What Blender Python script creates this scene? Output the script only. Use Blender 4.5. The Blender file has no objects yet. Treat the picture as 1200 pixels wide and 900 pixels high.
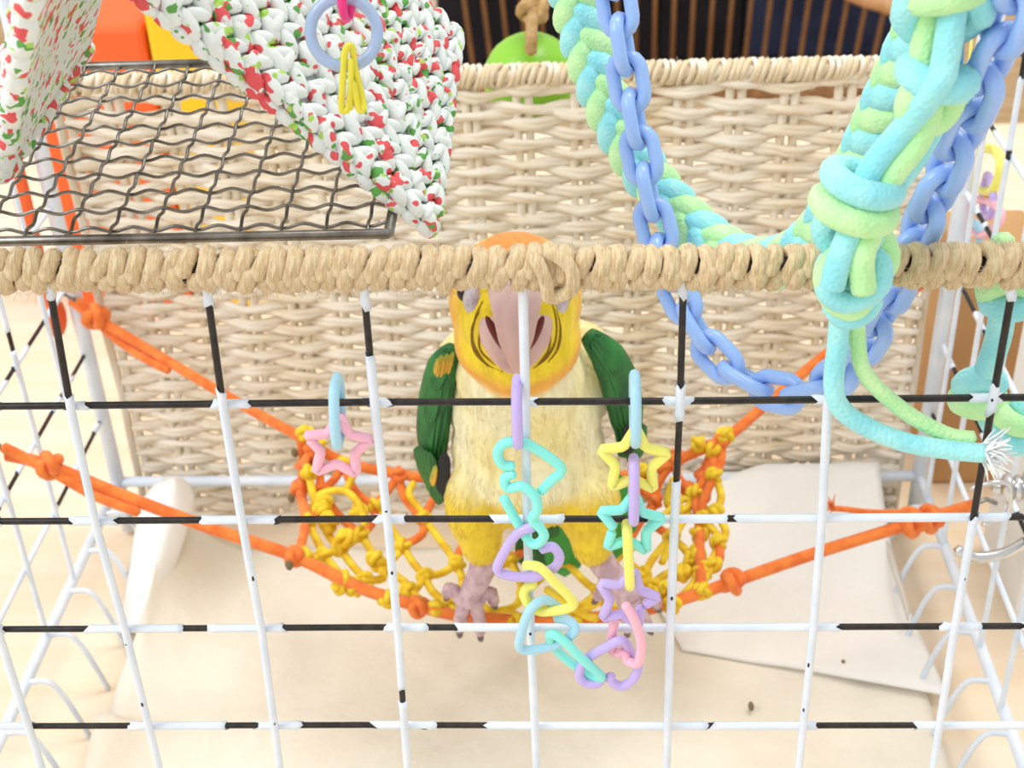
import bpy, bmesh, math, random
from mathutils import Vector, Matrix, Euler
import numpy as np
random.seed(7)
PI = math.pi
S = bpy.context.scene
COL = S.collection

# ------------------------------------------------------------------ camera
F, CP, CR = 1628.36, (0.013975, -0.303027, 0.198609), (1.0034208, 0.0349834, 0.0343716)
cam = bpy.data.cameras.new('camera')
cam.sensor_width = 36.0
cam.lens = F * 36.0 / 1200.0
cam.clip_start = 0.01
cam.clip_end = 50
camo = bpy.data.objects.new('camera', cam)
COL.objects.link(camo)
camo.location = CP
camo.rotation_euler = CR
S.camera = camo
cam.dof.use_dof = True
cam.dof.focus_distance = 0.385
cam.dof.aperture_fstop = 26.0

# ------------------------------------------------------------------ world, lights, exposure
wd = bpy.data.worlds.new('room_light')
S.world = wd
wd.use_nodes = True
bg = wd.node_tree.nodes['Background']
bg.inputs[0].default_value = (1.0, 0.985, 0.965, 1)
bg.inputs[1].default_value = 0.85


def area(name, loc, aim, size, power, col):
    l = bpy.data.lights.new(name, 'AREA')
    l.shape = 'RECTANGLE'
    l.size, l.size_y = size
    l.energy = power
    l.color = col
    o = bpy.data.objects.new(name, l)
    COL.objects.link(o)
    o.location = loc
    o.rotation_euler = (Vector(aim) - Vector(loc)).to_track_quat('-Z', 'Y').to_euler()


area('window_daylight', (-1.6, -0.7, 1.7), (0, 0.1, -0.1), (1.4, 1.2), 34, (0.93, 0.97, 1.0))
area('ceiling_lamp', (0.5, 0.5, 2.0), (0, 0.2, -0.1), (0.9, 0.9), 22, (1.0, 0.96, 0.9))
S.view_settings.view_transform = 'Standard'
S.view_settings.look = 'None'
S.view_settings.gamma = 1.0
S.view_settings.use_curve_mapping = False
S.view_settings.exposure = 0.12

# ------------------------------------------------------------------ helpers
C0 = Vector(CP)
M0 = Euler(CR, 'XYZ').to_matrix()


def hit(x, y, ax, v):
    d = M0 @ Vector(((x - 600) / F, (450 - y) / F, -1))
    return C0 + d * ((v - C0[ax]) / d[ax])


def P(x, y, Y):
    return hit(x, y, 1, Y)


def lin(h):
    if isinstance(h, (tuple, list)):
        return (*h[:3], 1)
    h = h.lstrip('#')
    c = [int(h[i:i + 2], 16) / 255 for i in (0, 2, 4)]
    return (*[x / 12.92 if x <= .04045 else ((x + .055) / 1.055) ** 2.4 for x in c], 1)


MATS = {}


def mat(name, col, rough=.5, col2=None, nscale=20, nlo=.4, nhi=.6, stretch=(1, 1, 1), bump=0, bscale=200,
        bstretch=None, metal=0, trans=0, sss=0, attr=False, ior=1.45, spec=.5, sheen=0, coord='Object', wave=None, dist=.001, voro=None):
    m = bpy.data.materials.new(name)
    m.use_nodes = True
    N, L = m.node_tree.nodes, m.node_tree.links
    b = N['Principled BSDF']
    b.inputs['Roughness'].default_value = rough
    b.inputs['Metallic'].default_value = metal
    b.inputs['IOR'].default_value = ior
    b.inputs['Transmission Weight'].default_value = trans
    b.inputs['Specular IOR Level'].default_value = spec
    if sss:
        b.inputs['Subsurface Weight'].default_value = sss
        b.inputs['Subsurface Radius'].default_value = (.004, .003, .002)
        b.inputs['Subsurface Scale'].default_value = 1
    if sheen:
        b.inputs['Sheen Weight'].default_value = sheen
    tc = N.new('ShaderNodeTexCoord')

    def noise(scale, st, detail=4):
        mp = N.new('ShaderNodeMapping')
        mp.inputs['Scale'].default_value = st
        L.new(tc.outputs[coord], mp.inputs[0])
        n = N.new('ShaderNodeTexNoise')
        n.inputs['Scale'].default_value = scale
        n.inputs['Detail'].default_value = detail
        L.new(mp.outputs[0], n.inputs[0])
        return n
    src = None
    if attr:
        a = N.new('ShaderNodeAttribute')
        a.attribute_name = 'Col'
        src = a.outputs['Color']
    if col2 is not None:
        n = noise(nscale, stretch)
        r = N.new('ShaderNodeMapRange')
        r.inputs[1].default_value = nlo
        r.inputs[2].default_value = nhi
        L.new(n.outputs[0], r.inputs[0])
        mx = N.new('ShaderNodeMix')
        mx.data_type = 'RGBA'
        L.new(r.outputs[0], mx.inputs[0])
        if src is None:
            mx.inputs[6].default_value = lin(col)
            mx.inputs[7].default_value = lin(col2)
        else:
            mx.blend_type = 'MULTIPLY'
            L.new(src, mx.inputs[6])
            mx.inputs[7].default_value = lin(col2)
        src = mx.outputs[2]
    if src is not None:
        L.new(src, b.inputs['Base Color'])
    else:
        b.inputs['Base Color'].default_value = lin(col)
    if bump:
        n = noise(bscale, bstretch or stretch, 3)
        h = n.outputs[0]
        if wave:
            w = N.new('ShaderNodeTexWave')
            w.inputs['Scale'].default_value = wave
            w.inputs['Distortion'].default_value = 1.5
            L.new(tc.outputs[coord], w.inputs[0])
            h = w.outputs[0]
        if voro:
            w = N.new('ShaderNodeTexVoronoi')
            w.inputs['Scale'].default_value = voro
            L.new(tc.outputs[coord], w.inputs[0])
            iv = N.new('ShaderNodeMath')
            iv.operation = 'SUBTRACT'
            iv.inputs[0].default_value = 1.0
            L.new(w.outputs['Distance'], iv.inputs[1])
            h = iv.outputs[0]
        bp = N.new('ShaderNodeBump')
        bp.inputs['Strength'].default_value = bump
        bp.inputs['Distance'].default_value = dist
        L.new(h, bp.inputs['Height'])
        L.new(bp.outputs[0], b.inputs['Normal'])
    MATS[name] = m
    return m


def spline(pts, n=8, closed=False):
    p = [Vector(q) for q in pts]
    k = len(p)
    out = []
    for i in range(k if closed else k - 1):
        if closed:
            a, b, c, d = p[i - 1], p[i], p[(i + 1) % k], p[(i + 2) % k]
        else:
            a, b, c, d = p[max(i - 1, 0)], p[i], p[i + 1], p[min(i + 2, k - 1)]
        for j in range(n):
            t = j / n
            out.append(.5 * ((2 * b) + (c - a) * t + (2 * a - 5 * b + 4 * c - d) * t * t + (3 * b - a - 3 * c + d) * t ** 3))
    if not closed:
        out.append(p[-1])
    return out


def resample(pts, step):
    L = [0]
    for a, b in zip(pts, pts[1:]):
        L.append(L[-1] + (b - a).length)
    n = max(1, int(round(L[-1] / step)))
    out, j = [], 0
    for i in range(n + 1):
        s = L[-1] * i / n
        while j < len(L) - 2 and L[j + 1] < s:
            j += 1
        t = (s - L[j]) / max(1e-9, L[j + 1] - L[j])
        out.append(pts[j].lerp(pts[j + 1], t))
    return out


def frames(pts, up=(0, -1, 0)):
    out = []
    n = Vector(up)
    for i, p in enumerate(pts):
        t = (pts[min(i + 1, len(pts) - 1)] - pts[max(i - 1, 0)])
        t = t.normalized() if t.length > 1e-9 else Vector((1, 0, 0))
        n = (n - t * n.dot(t))
        if n.length < 1e-5:
            n = t.orthogonal()
        n.normalize()
        out.append((p, t, n.copy(), t.cross(n)))
    return out


class MB:
    def __init__(s):
        s.v, s.f, s.m, s.c = [], [], [], []

    def tube(s, pts, r, n=6, closed=False, mi=0, squash=1.0, up=(0, -1, 0), col=None):
        pts = [Vector(q) for q in pts]
        if closed:
            pts2 = pts + [pts[0], pts[1]]
            fr = frames(pts2, up)[1:-1]
            fr = [frames([pts[i - 1], pts[i], pts[(i + 1) % len(pts)]], up)[1] for i in range(len(pts))]
            # transport
            nn = fr[0][2]
            o = []
            for (p, t, _, _) in fr:
                nn = nn - t * nn.dot(t)
                nn.normalize()
                o.append((p, t, nn.copy(), t.cross(nn)))
            fr = o
        else:
            fr = frames(pts, up)
        b0 = len(s.v)
        for i, (p, t, a, b) in enumerate(fr):
            rr = r[i] if isinstance(r, (list, tuple)) else r
            for k in range(n):
                th = 2 * PI * k / n
                s.v.append(p + a * (math.cos(th) * rr * squash) + b * (math.sin(th) * rr))
        m = len(fr)
        for i in range(m if closed else m - 1):
            j = (i + 1) % m
            # align seam for closed tubes
            off = 0
            if closed and j == 0:
                d = [(s.v[b0 + i * n] - s.v[b0 + k]).length for k in range(n)]
                off = d.index(min(d))
            for k in range(n):
                s.f.append((b0 + i * n + k, b0 + i * n + (k + 1) % n, b0 + j * n + (k + 1 + off) % n, b0 + j * n + (k + off) % n))
                s.m.append(mi)
        if not closed:
            for e, i in ((-1, 0), (1, m - 1)):
                rr = r[i] if isinstance(r, (list, tuple)) else r
                c = len(s.v)
                s.v.append(fr[i][0] + fr[i][1] * (e * rr * .55))
                for k in range(n):
                    q = (b0 + i * n + k, b0 + i * n + (k + 1) % n, c)
                    s.f.append(q if e > 0 else q[::-1])
                    s.m.append(mi)
        return s

    def ell(s, c, ax, nu=8, nv=6, mi=0):
        c = Vector(c)
        X, Y, Z = [Vector(a) for a in ax]
        b0 = len(s.v)
        s.v.append(c + Z)
        for j in range(1, nv):
            ph = PI * j / nv
            for k in range(nu):
                th = 2 * PI * k / nu
                s.v.append(c + Z * math.cos(ph) + X * (math.sin(ph) * math.cos(th)) + Y * (math.sin(ph) * math.sin(th)))
        s.v.append(c - Z)
        e = len(s.v) - 1
        for k in range(nu):
            s.f.append((b0, b0 + 1 + k, b0 + 1 + (k + 1) % nu)); s.m.append(mi)
            s.f.append((e, b0 + 1 + (nv - 2) * nu + (k + 1) % nu, b0 + 1 + (nv - 2) * nu + k)); s.m.append(mi)
        for j in range(nv - 2):
            for k in range(nu):
                a = b0 + 1 + j * nu
                s.f.append((a + k, a + nu + k, a + nu + (k + 1) % nu, a + (k + 1) % nu)); s.m.append(mi)
        return s

    def box(s, lo, hi, mi=0):
        b0 = len(s.v)
        for z in (lo[2], hi[2]):
            for y in (lo[1], hi[1]):
                for x in (lo[0], hi[0]):
                    s.v.append(Vector((x, y, z)))
        for q in ((0, 2, 3, 1), (4, 5, 7, 6), (0, 1, 5, 4), (2, 6, 7, 3), (0, 4, 6, 2), (1, 3, 7, 5)):
            s.f.append(tuple(b0 + k for k in q)); s.m.append(mi)
        return s

    def grid(s, rows, mi=0, thick=None):
        b0 = len(s.v)
        nr, nc = len(rows), len(rows[0])
        for r in rows:
            s.v += [Vector(q) for q in r]
        for i in range(nr - 1):
            for j in range(nc - 1):
                a = b0 + i * nc + j
                s.f.append((a, a + 1, a + nc + 1, a + nc)); s.m.append(mi)
        return s

    def loft(s, rings, mi=0):
        b0 = len(s.v)
        n = len(rings[0])
        for r in rings:
            s.v += [Vector(q) for q in r]
        for i in range(len(rings) - 1):
            for k in range(n):
                a = b0 + i * n
                s.f.append((a + k, a + (k + 1) % n, a + n + (k + 1) % n, a + n + k)); s.m.append(mi)
        for e, i in ((0, 0), (1, len(rings) - 1)):
            q = tuple(b0 + i * n + k for k in range(n))
            s.f.append(q[::-1] if e == 0 else q); s.m.append(mi)
        return s

    def build(s, name, mats, parent=None, smooth=True, flat_bevel=0):
        me = bpy.data.meshes.new(name)
        c = sum(s.v, Vector()) / len(s.v)
        me.from_pydata([tuple(v - c) for v in s.v], [], s.f)
        if not isinstance(mats, (list, tuple)):
            mats = [mats]
        for m in mats:
            me.materials.append(MATS[m] if isinstance(m, str) else m)
        if len(mats) > 1:
            me.polygons.foreach_set('material_index', s.m)
        if smooth:
            me.polygons.foreach_set('use_smooth', [True] * len(me.polygons))
        if s.c:
            ca = me.color_attributes.new('Col', 'FLOAT_COLOR', 'POINT')
            ca.data.foreach_set('color', [x for q in s.c for x in q])
        me.update()
        return link(name, me, c, parent)


WL = {}


def link(name, me, loc, parent=None):
    o = bpy.data.objects.new(name, me)
    COL.objects.link(o)
    o.location = loc
    WL[o] = Vector(loc)
    if parent is not None:
        o.parent = parent
        o.matrix_parent_inverse = Matrix.Translation(-WL[parent])
    return o


def tag(o, label, cat, group=None):
    o['label'] = label
    o['category'] = cat
    if group:
        o['group'] = group
    return o


def thing(name, loc, label, cat, group=None):
    return tag(link(name, None, loc), label, cat, group)


def struct(o):
    o['kind'] = 'structure'
    return o


def bevel(o, w, seg=2):
    m = o.modifiers.new('bevel', 'BEVEL')
    m.width = w
    m.segments = seg
    m.limit_method = 'ANGLE'
    return o


# ------------------------------------------------------------------ materials
mat('white_coat', '#e4ecf6', .35, '#d8e3f0', 60, bump=.15, bscale=400)
mat('black_wire', '#141212', .45, '#2a2321', 300)
mat('wood_table', '#ecdcc6', .45, '#e6cfb0', 6, .35, .7, stretch=(1, 9, 9))
mat('wood_floor', '#d9bd95', .5, '#c9a578', 3, stretch=(1, 8, 1))
mat('cream_wall', '#efe6d8', .8, '#e6dccb', 4)
mat('jute', '#dfcaa2', .95, '#bfa074', 420, .38, .7, stretch=(4, .7, .7), bump=.9, bscale=520, bstretch=(4, .6, .6), dist=.0009, sheen=.3)
mat('jute_dark', '#c9a877', .95, '#ad8a58', 260, .35, .65, bump=.8, bscale=900)
mat('wicker', '#f5ecdc', .85, '#e6d2ae', 70, .45, .75, stretch=(.35, 1, 3), bump=.7, bscale=900, bstretch=(.2, 1, 3), dist=.0006)
mat('wicker_stake', '#f1e8d8', .85, '#e0cba6', 90, .42, .68, stretch=(1, 1, .3), bump=.6, bscale=900, bstretch=(3, 1, .2))
mat('steel', '#94918b', .3, '#625e58', 120, .35, .65, metal=.85)
mat('chrome', '#d8d8d8', .18, metal=1)
mat('blue_plastic', '#9dbff6', .22, '#94b7f2', 30, sss=.25, spec=.6)
mat('orange_rope', '#f5873a', .85, '#e8702a', 180, bump=.7, bscale=1500, dist=.0006, sheen=.2)
mat('yellow_rope', '#f6d73a', .7, '#e2b71f', 120, bump=.5, bscale=1200, dist=.0006, sss=.1)
for nm, a, b in (('cord_aqua', '#a4eaec', '#8fdfe8'), ('cord_green', '#c9f5b4', '#b6eeaa')):
    mat(nm, a, .8, b, 90, bump=.7, dist=.0005, sheen=.25, sss=.1, voro=850)
    mat(nm + '_stitch', a, .8, b, 1.5, bump=.6, dist=.0005, sheen=.25, voro=11)
mat('cord_core', '#f5f6f4', .9, '#dfe6ea', 200)
mat('paper', '#e8e1d2', .9, '#ddd3c0', 14, .4, .7, bump=.55, bscale=60, dist=.003)
mat('white_paper', '#f3f1ed', .9, '#ebe8e2', 14, .4, .7, bump=.55, bscale=70, dist=.003)
mat('tray_white', '#e2dfd9', .7, '#d6d2ca', 12)
for nm, a in (('p_pink', '#f9b9cd'), ('p_blue', '#a9d8ee'), ('p_purple', '#c3b2ee'), ('p_yellow', '#f3f07a'), ('p_aqua', '#8deee4')):
    mat(nm, a, .3, None, sss=.3, spec=.5)
mat('clear_blue', '#bcd3f6', .08, trans=.45, ior=1.45)
mat('clear_yellow', '#faf04a', .08, trans=.3, ior=1.45)
mat('magenta', '#f0308c', .3)
mat('seed', '#7b6a4d', .8)
mat('navy', '#2b3552', .9, '#1d2440', 12, bump=.3, bscale=200)
mat('black_cloth', '#17151b', .95, '#221d24', 15)
mat('chair_wood', '#a27a52', .4, '#8a6340', 15, stretch=(4, 4, 1))
mat('light_wood', '#dcb184', .45, '#cc9c6b', 10, stretch=(4, 4, 1))
mat('green_ball', '#8fce3c', .35, '#7fc030', 20)
mat('orange_plastic', '#f0652a', .5)
mat('yellow_plastic', '#f9c820', .5)
mat('cardboard', '#c49b6c', .9, '#b98e5f', 10)


def crochet_mat():
    m = bpy.data.materials.new('rag_yarn')
    m.use_nodes = True
    N, L = m.node_tree.nodes, m.node_tree.links
    b = N['Principled BSDF']
    b.inputs['Roughness'].default_value = .9
    tc = N.new('ShaderNodeTexCoord')
    prev = None
    for (off, sc, lo, hi, col) in ((0, 230, .595, .61, '#e05a5e'), (3.7, 240, .63, .645, '#62a552'), (9.1, 260, .66, .67, '#add866')):
        mp = N.new('ShaderNodeMapping')
        mp.inputs['Location'].default_value = (off, off * .7, off * .3)
        L.new(tc.outputs['Object'], mp.inputs[0])
        n = N.new('ShaderNodeTexNoise')
        n.inputs['Scale'].default_value = sc
        n.inputs['Detail'].default_value = 1.0
        L.new(mp.outputs[0], n.inputs[0])
        r = N.new('ShaderNodeMapRange')
        r.inputs[1].default_value = lo
        r.inputs[2].default_value = hi
        L.new(n.outputs[0], r.inputs[0])
        mx = N.new('ShaderNodeMix')
        mx.data_type = 'RGBA'
        L.new(r.outputs[0], mx.inputs[0])
        if prev is None:
            mx.inputs[6].default_value = lin('#e3eae8')
        else:
            L.new(prev, mx.inputs[6])
        mx.inputs[7].default_value = lin(col)
        prev = mx.outputs[2]
    L.new(prev, b.inputs['Base Color'])
    n = N.new('ShaderNodeTexNoise')
    n.inputs['Scale'].default_value = 1500
    L.new(tc.outputs['Object'], n.inputs[0])
    bp = N.new('ShaderNodeBump')
    bp.inputs['Strength'].default_value = .4
    bp.inputs['Distance'].default_value = .0005
    L.new(n.outputs[0], bp.inputs['Height'])
    L.new(bp.outputs[0], b.inputs['Normal'])
    MATS['rag_yarn'] = m


crochet_mat()

# ------------------------------------------------------------------ the setting
TZ = -.252
XL, XR, YB = -.222, .183, .262
ZB = -.2185
FZ = -1.0
struct(MB().box((-3, -2, FZ - .05), (3, 3.6, FZ)).build('floor', 'wood_floor', smooth=False))
struct(MB().box((-3, 3.55, FZ), (3, 3.65, 1.6)).build('wall_back', 'cream_wall', smooth=False))
tb = thing('table', (0, .2, FZ), 'large pale wooden table that the bird cage stands on', 'table')
bevel(MB().box((-.9, -.6, TZ - .03), (.9, .80, TZ)).build('table_top', 'wood_table', tb, smooth=False), .004)
for sx in (-.82, .82):
    for sy in (-.52, .72):
        MB().box((sx - .03, sy - .03, FZ), (sx + .03, sy + .03, TZ - .03)).build('leg', 'wood_table', tb, smooth=False)

# ------------------------------------------------------------------ cage
cage = thing('bird_cage', (0, .13, TZ), 'open white-coated wire bird cage with a jute-wrapped top bar and chipped black wires', 'cage')
RW, RC = .00098, .00126


def coat(path, s0, s1, parent, r=RC, n=8, jag=.0015):
    """white sleeve along a polyline between arc positions with torn ends"""
    L = [0]
    for a, b in zip(path, path[1:]):
        L.append(L[-1] + (b - a).length)

    def at(s):
        s = min(max(s, 0), L[-1])
        for j in range(len(path) - 1):
            if s <= L[j + 1] + 1e-9:
                return path[j].lerp(path[j + 1], (s - L[j]) / max(1e-9, L[j + 1] - L[j]))
        return path[-1]
    d = s1 - s0
    if d < .0008:
        return
    j = min(jag, d * .3)
    ss = [s0, s0 + j * 1.3] + [s for s in L if s0 + j * 1.5 < s < s1 - j * 1.5] + [s1 - j * 1.3, s1]
    m = MB()
    rings = []
    for i, s in enumerate(ss):
        p = at(s)
        t = (at(s + .001) - at(s - .001)).normalized()
        a = Vector((0, -1, 0))
        a = a - t * a.dot(t)
        if a.length < .1:
            a = Vector((1, 0, 0)) - t * t.x
        a.normalize()
        b = t.cross(a)
        ring = []
        for k in range(n):
            th = 2 * PI * k / n
            e = 0
            rr = r
            if i in (0, len(ss) - 1):
                e = random.uniform(-1, 1) * j
                rr = r * random.uniform(1.0, 1.25)
            ring.append(p + t * e + (a * math.cos(th) + b * math.sin(th)) * rr)
        rings.append(ring)
    m.loft(rings)
    return m.build('coating', 'white_coat', parent, smooth=True)


def wire(name, path, blacks, r=RW, rc=RC, chips=()):
    """core wire plus coated stretches; blacks = list of (s0,s1) arc intervals that are bare"""
    path = [Vector(q) for q in path]
    o = MB().tube(path, r, 6).build(name, 'black_wire', cage)
    T = sum((b - a).length for a, b in zip(path, path[1:]))
    s = 0
    for a, b in sorted(blacks):
        if a > s:
            coat(path, s, a, o, rc)
        s = max(s, b)
    if s < T:
        coat(path, s, T, o, rc)
    if name.startswith('front'):
        for _ in range(2):
            u = random.uniform(.05, .95) * T
            if any(a - .002 < u < b + .002 for a, b in blacks):
                continue
            for a, b in zip(path, path[1:]):
                d = (b - a).length
                if u <= d:
                    t = (b - a) / d
                    w = t.cross(Vector((0, -1, 0))).normalized()
                    c = a + t * u + (Vector((0, -1, 0)) * .85 + w * random.uniform(-.6, .6)).normalized() * rc * .93
                    MB().ell(c, (t * random.uniform(.0003, .0012), Vector((0, .0002, 0)), w * random.uniform(.0002, .0004)), 6, 4).build('paint_chip', 'black_wire', o)
                    break
                u -= d
    return o


def arc_of(path, f, v):
    """arc length where coordinate f(pixel) equals v, by sampling"""
    best, bs, s = 1e9, 0, 0
    for a, b in zip(path, path[1:]):
        d = (b - a).length
        for k in range(41):
            q = a.lerp(b, k / 40)
            l = M0.transposed() @ (q - C0)
            px = (600 + F * l.x / -l.z, 450 - F * l.y / -l.z)
            e = abs(px[f] - v)
            if e < best:
                best, bs = e, s + d * k / 40
        s += d
    return bs


rowY = {0: (478, 468), 1: (613, 608), 2: (739.5, 736), 3: (853, 852)}
colX = {0: [85, 263, 440, 616, 796.5, 969, 1161.5], 1: [114, 285, 455, 618, 790, 962, 1138.6],
        2: [149, 308, 467, 622, 785, 952, 1117], 3: [177, 323, 475, 627, 782, 940, 1099]}
topX = [62, 245, 428, 613, 800, 984, 1183]


def ry(t, x):
    a, b = rowY[t]
    return a + (b - a) * x / 1180


colblack = {0: [(349, 466)], 1: [(358, 458)], 2: [(358, 418), (805, 822)], 3: [], 4: [(345, 452), (490, 567)],
            5: [(352, 455)], 6: [(348, 450), (484, 604)]}
for i in range(7):
    pts = [P(topX[i] - 3, 318, 0), P(topX[i], 345, 0)] + [P(colX[t][i], ry(t, colX[t][i]), 0) for t in range(4)]
    d = (pts[-1] - pts[-2]).normalized()
    pts.append(pts[-1] + d * ((pts[-1].z - ZB) / -d.z))
    pts = [Vector((q.x, -.0013, q.z)) for q in pts]
    bl = [(arc_of(pts, 1, a), arc_of(pts, 1, b)) for a, b in colblack[i]]
    wire('front_upright_wire', pts, bl)
for X, bl in ((-.16, [(.02, .05)]), (-.2, []), (.16, [(.01, .04)])):
    wire('front_upright_wire', [(X, -.0013, .039), (X * .99, -.0013, -.08), (X * .985, -.0013, ZB)], bl)
rowblack = {0: [(0, 77), (106, 246), (292, 426), (458, 614), (630, 776), (812, 958), (985, 1142), (1172, 1200)],
            1: [(0, 82), (140, 243), (323, 438), (471, 576), (655, 764), (849, 865), (1184, 1200)],
            2: [(6, 104), (210, 250), (331, 453), (499, 531), (983, 1100), (1146, 1200)],
            3: [(38, 154), (263, 303), (352, 437), (505, 571), (826, 839), (957, 1072)]}
for t in range(4):
    a = P(85, ry(t, 85), 0)
    b = P(1150, ry(t, 1150), 0)
    sl = (b - a) / (b.x - a.x)
    pts = [a + sl * (XL - a.x), a, a.lerp(b, .33) + Vector((0, 0, .0003)), a.lerp(b, .66) - Vector((0, 0, .0002)), b, a + sl * (XR - a.x)]
    pts = [Vector((q.x, .0008, q.z)) for q in pts]
    bl = [(arc_of(pts, 0, u), arc_of(pts, 0, v)) for u, v in rowblack[t]]
    wire('front_cross_wire', pts, bl)
for z in (-.166, -.2):
    wire('front_cross_wire', [(XL, .0008, z), (XR, .0008, z)], [(.05, .07), (.2, .25)])
MB().tube([(XL, 0, ZB), (XR, 0, ZB)], .003, 8).build('bottom_bar', 'white_coat', cage)

# side panels
ZT = .2
for X, ys, in ((XL, [YB - .0387 * k for k in range(1, 7)]), (XR, [.2415 - .0345 * k for k in range(7)])):
    sgn = 1 if X < 0 else -1
    for k, y in enumerate(ys):
        if y < .004:
            continue
        bl = []
        for _ in range(3):
            u = random.uniform(.0, .36)
            bl.append((u, u + random.uniform(.003, .012)))
        if X > 0 and k == 1:
            bl = [(.0, .192), (.222, .226)]
        wire('side_upright_wire', [(X + sgn * .001, y, ZT), (X + sgn * .001, y, ZB)], bl)
    for k in range(1, 9):
        z = ZB + .0387 * k
        bl = []
        u = 0
        dens = .6 if k in (2, 3) else .35
        while u < YB:
            w = random.uniform(.008, .026)
            if random.random() < dens:
                bl.append((u, u + w))
            u += w + random.uniform(.004, .02)
        wire('side_cross_wire', [(X - sgn * .001, 0, z), (X - sgn * .001, YB, z)], bl)
    MB().tube([(X, -.002, ZB), (X, YB, ZB)], .0026, 8).build('bottom_bar', 'white_coat', cage)
    MB().tube([(X, .002, ZT), (X, YB, ZT)], .003, 8).build('top_rail', 'white_coat', cage)
    MB().tube([(X, YB, ZT), (X, YB, TZ + .003)], .0036, 10).build('corner_post', 'white_coat', cage)
    MB().tube([(X, 0, .2), (X, 0, TZ + .003)], .0036, 10).build('corner_post', 'white_coat', cage)
    for k in range(9):
        y = .235 - k * .029
        MB().tube(spline([(X, y, ZB), (X + sgn * .009, y, ZB + .001), (X + sgn * .0135, y, ZB - .005), (X + sgn * .017, y, ZB - .016), (X + sgn * .021, y, TZ + .001)], 4), .0013, 6).build('foot_wire', 'white_coat', cage)
MB().tube([(XL, YB, ZB), (XR, YB, ZB)], .0028, 8).build('bottom_bar', 'white_coat', cage)
MB().tube([(XL, YB, ZT), (XR, YB, ZT)], .0028, 8).build('top_rail', 'white_coat', cage)
for y in (-.03, .02, .075, .13):
    MB().tube([(XL, y, ZT + .003), (XR, y, ZT + .003)], .0022, 8).build('roof_wire', 'white_coat', cage)
for X in (XL, XR):
    MB().tube([(X, -.04, ZT), (X, .02, ZT)], .003, 8).build('top_rail', 'white_coat', cage)

# jute-wrapped top bar
za, zb = P(0, 318, 0), P(1190, 312, 0)
sl = (zb - za) / (zb.x - za.x)


def barp(x):
    q = za + sl * (x - za.x)
    return Vector((x, 0, q.z))


bar = MB().tube([barp(XL), barp(XR)], .0028, 8).build('top_bar', 'black_wire', cage)
turns = []
for v in range(6):
    m = MB()
    pts = []
    tl = random.uniform(.0016, .003)
    for k in range(22):
        a = 2 * PI * k / 20 - .3
        R = .0034 + .00015 * math.sin(a * 3 + v)
        pts.append(Vector((-tl * math.sin(a) * .9 + (k / 21 - .5) * .002, -R * math.cos(a), R * math.sin(a) * 1.08)))
    # top (a=pi/2) leans to the right
    pts = [Vector((-q.x, q.y, q.z)) for q in pts]
    # two plies twisted around the path
    m.tube(pts, [.00225 * random.uniform(.95, 1.05) for _ in pts], 8)
    me_o = m.build('jute_turn', 'jute', bar)
    turns.append(me_o.data)
    COL.objects.unlink(me_o)
    WL.pop(me_o)
    bpy.data.objects.remove(me_o)
x = XL + .004
skip = [(1012, 1030)]
k = 0
while x < XR - .002:
    me = turns[random.randrange(6)]
    o = link('jute_turn', me, barp(x) + Vector((0, random.uniform(-.0002, .0002), random.uniform(-.0003, .0003))), bar)
    o.rotation_euler = (random.uniform(-.5, .5), random.uniform(-.03, .03), random.uniform(-.1, .1))
    o.scale = (1, random.uniform(.95, 1.06), random.uniform(.95, 1.08))
    x += random.uniform(.0038, .0047)
# knot in the wrap above the bird's beak
kx = barp(P(650, 315, 0).x)
m = MB()
m.tube(spline([kx + Vector(q) for q in ((-.005, -.003, .005), (-.0035, -.0052, .0035), (-.002, -.0056, -.001), (-.0015, -.005, -.005), (.001, -.0035, -.006))], 5), .0018, 8)
m.tube(spline([kx + Vector(q) for q in ((-.001, -.003, .006), (.0035, -.005, .0035), (.0045, -.0055, -.001), (.003, -.005, -.0042), (-.001, -.0042, -.0055))], 5), .0018, 8)
m.build('jute_knot', 'jute', bar)
m = MB()
for _ in range(2600):
    X = random.uniform(XL, XR)
    a = random.uniform(0, 2 * PI)
    b = barp(X)
    R = .0055
    p = b + Vector((0, -math.cos(a) * R, math.sin(a) * R))
    d = Vector((random.gauss(0, 1), -math.cos(a) * .6 + random.gauss(0, .5), math.sin(a) * .6 + random.gauss(0, .5))).normalized()
    l = random.uniform(.0008, .0024)
    m.tube([p, p + d * l * .5, p + d * l + Vector((0, 0, -.0003))], .00006, 3)
fz = m.build('fibre_fuzz', 'jute', bar)
fz['kind'] = 'stuff'

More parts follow.
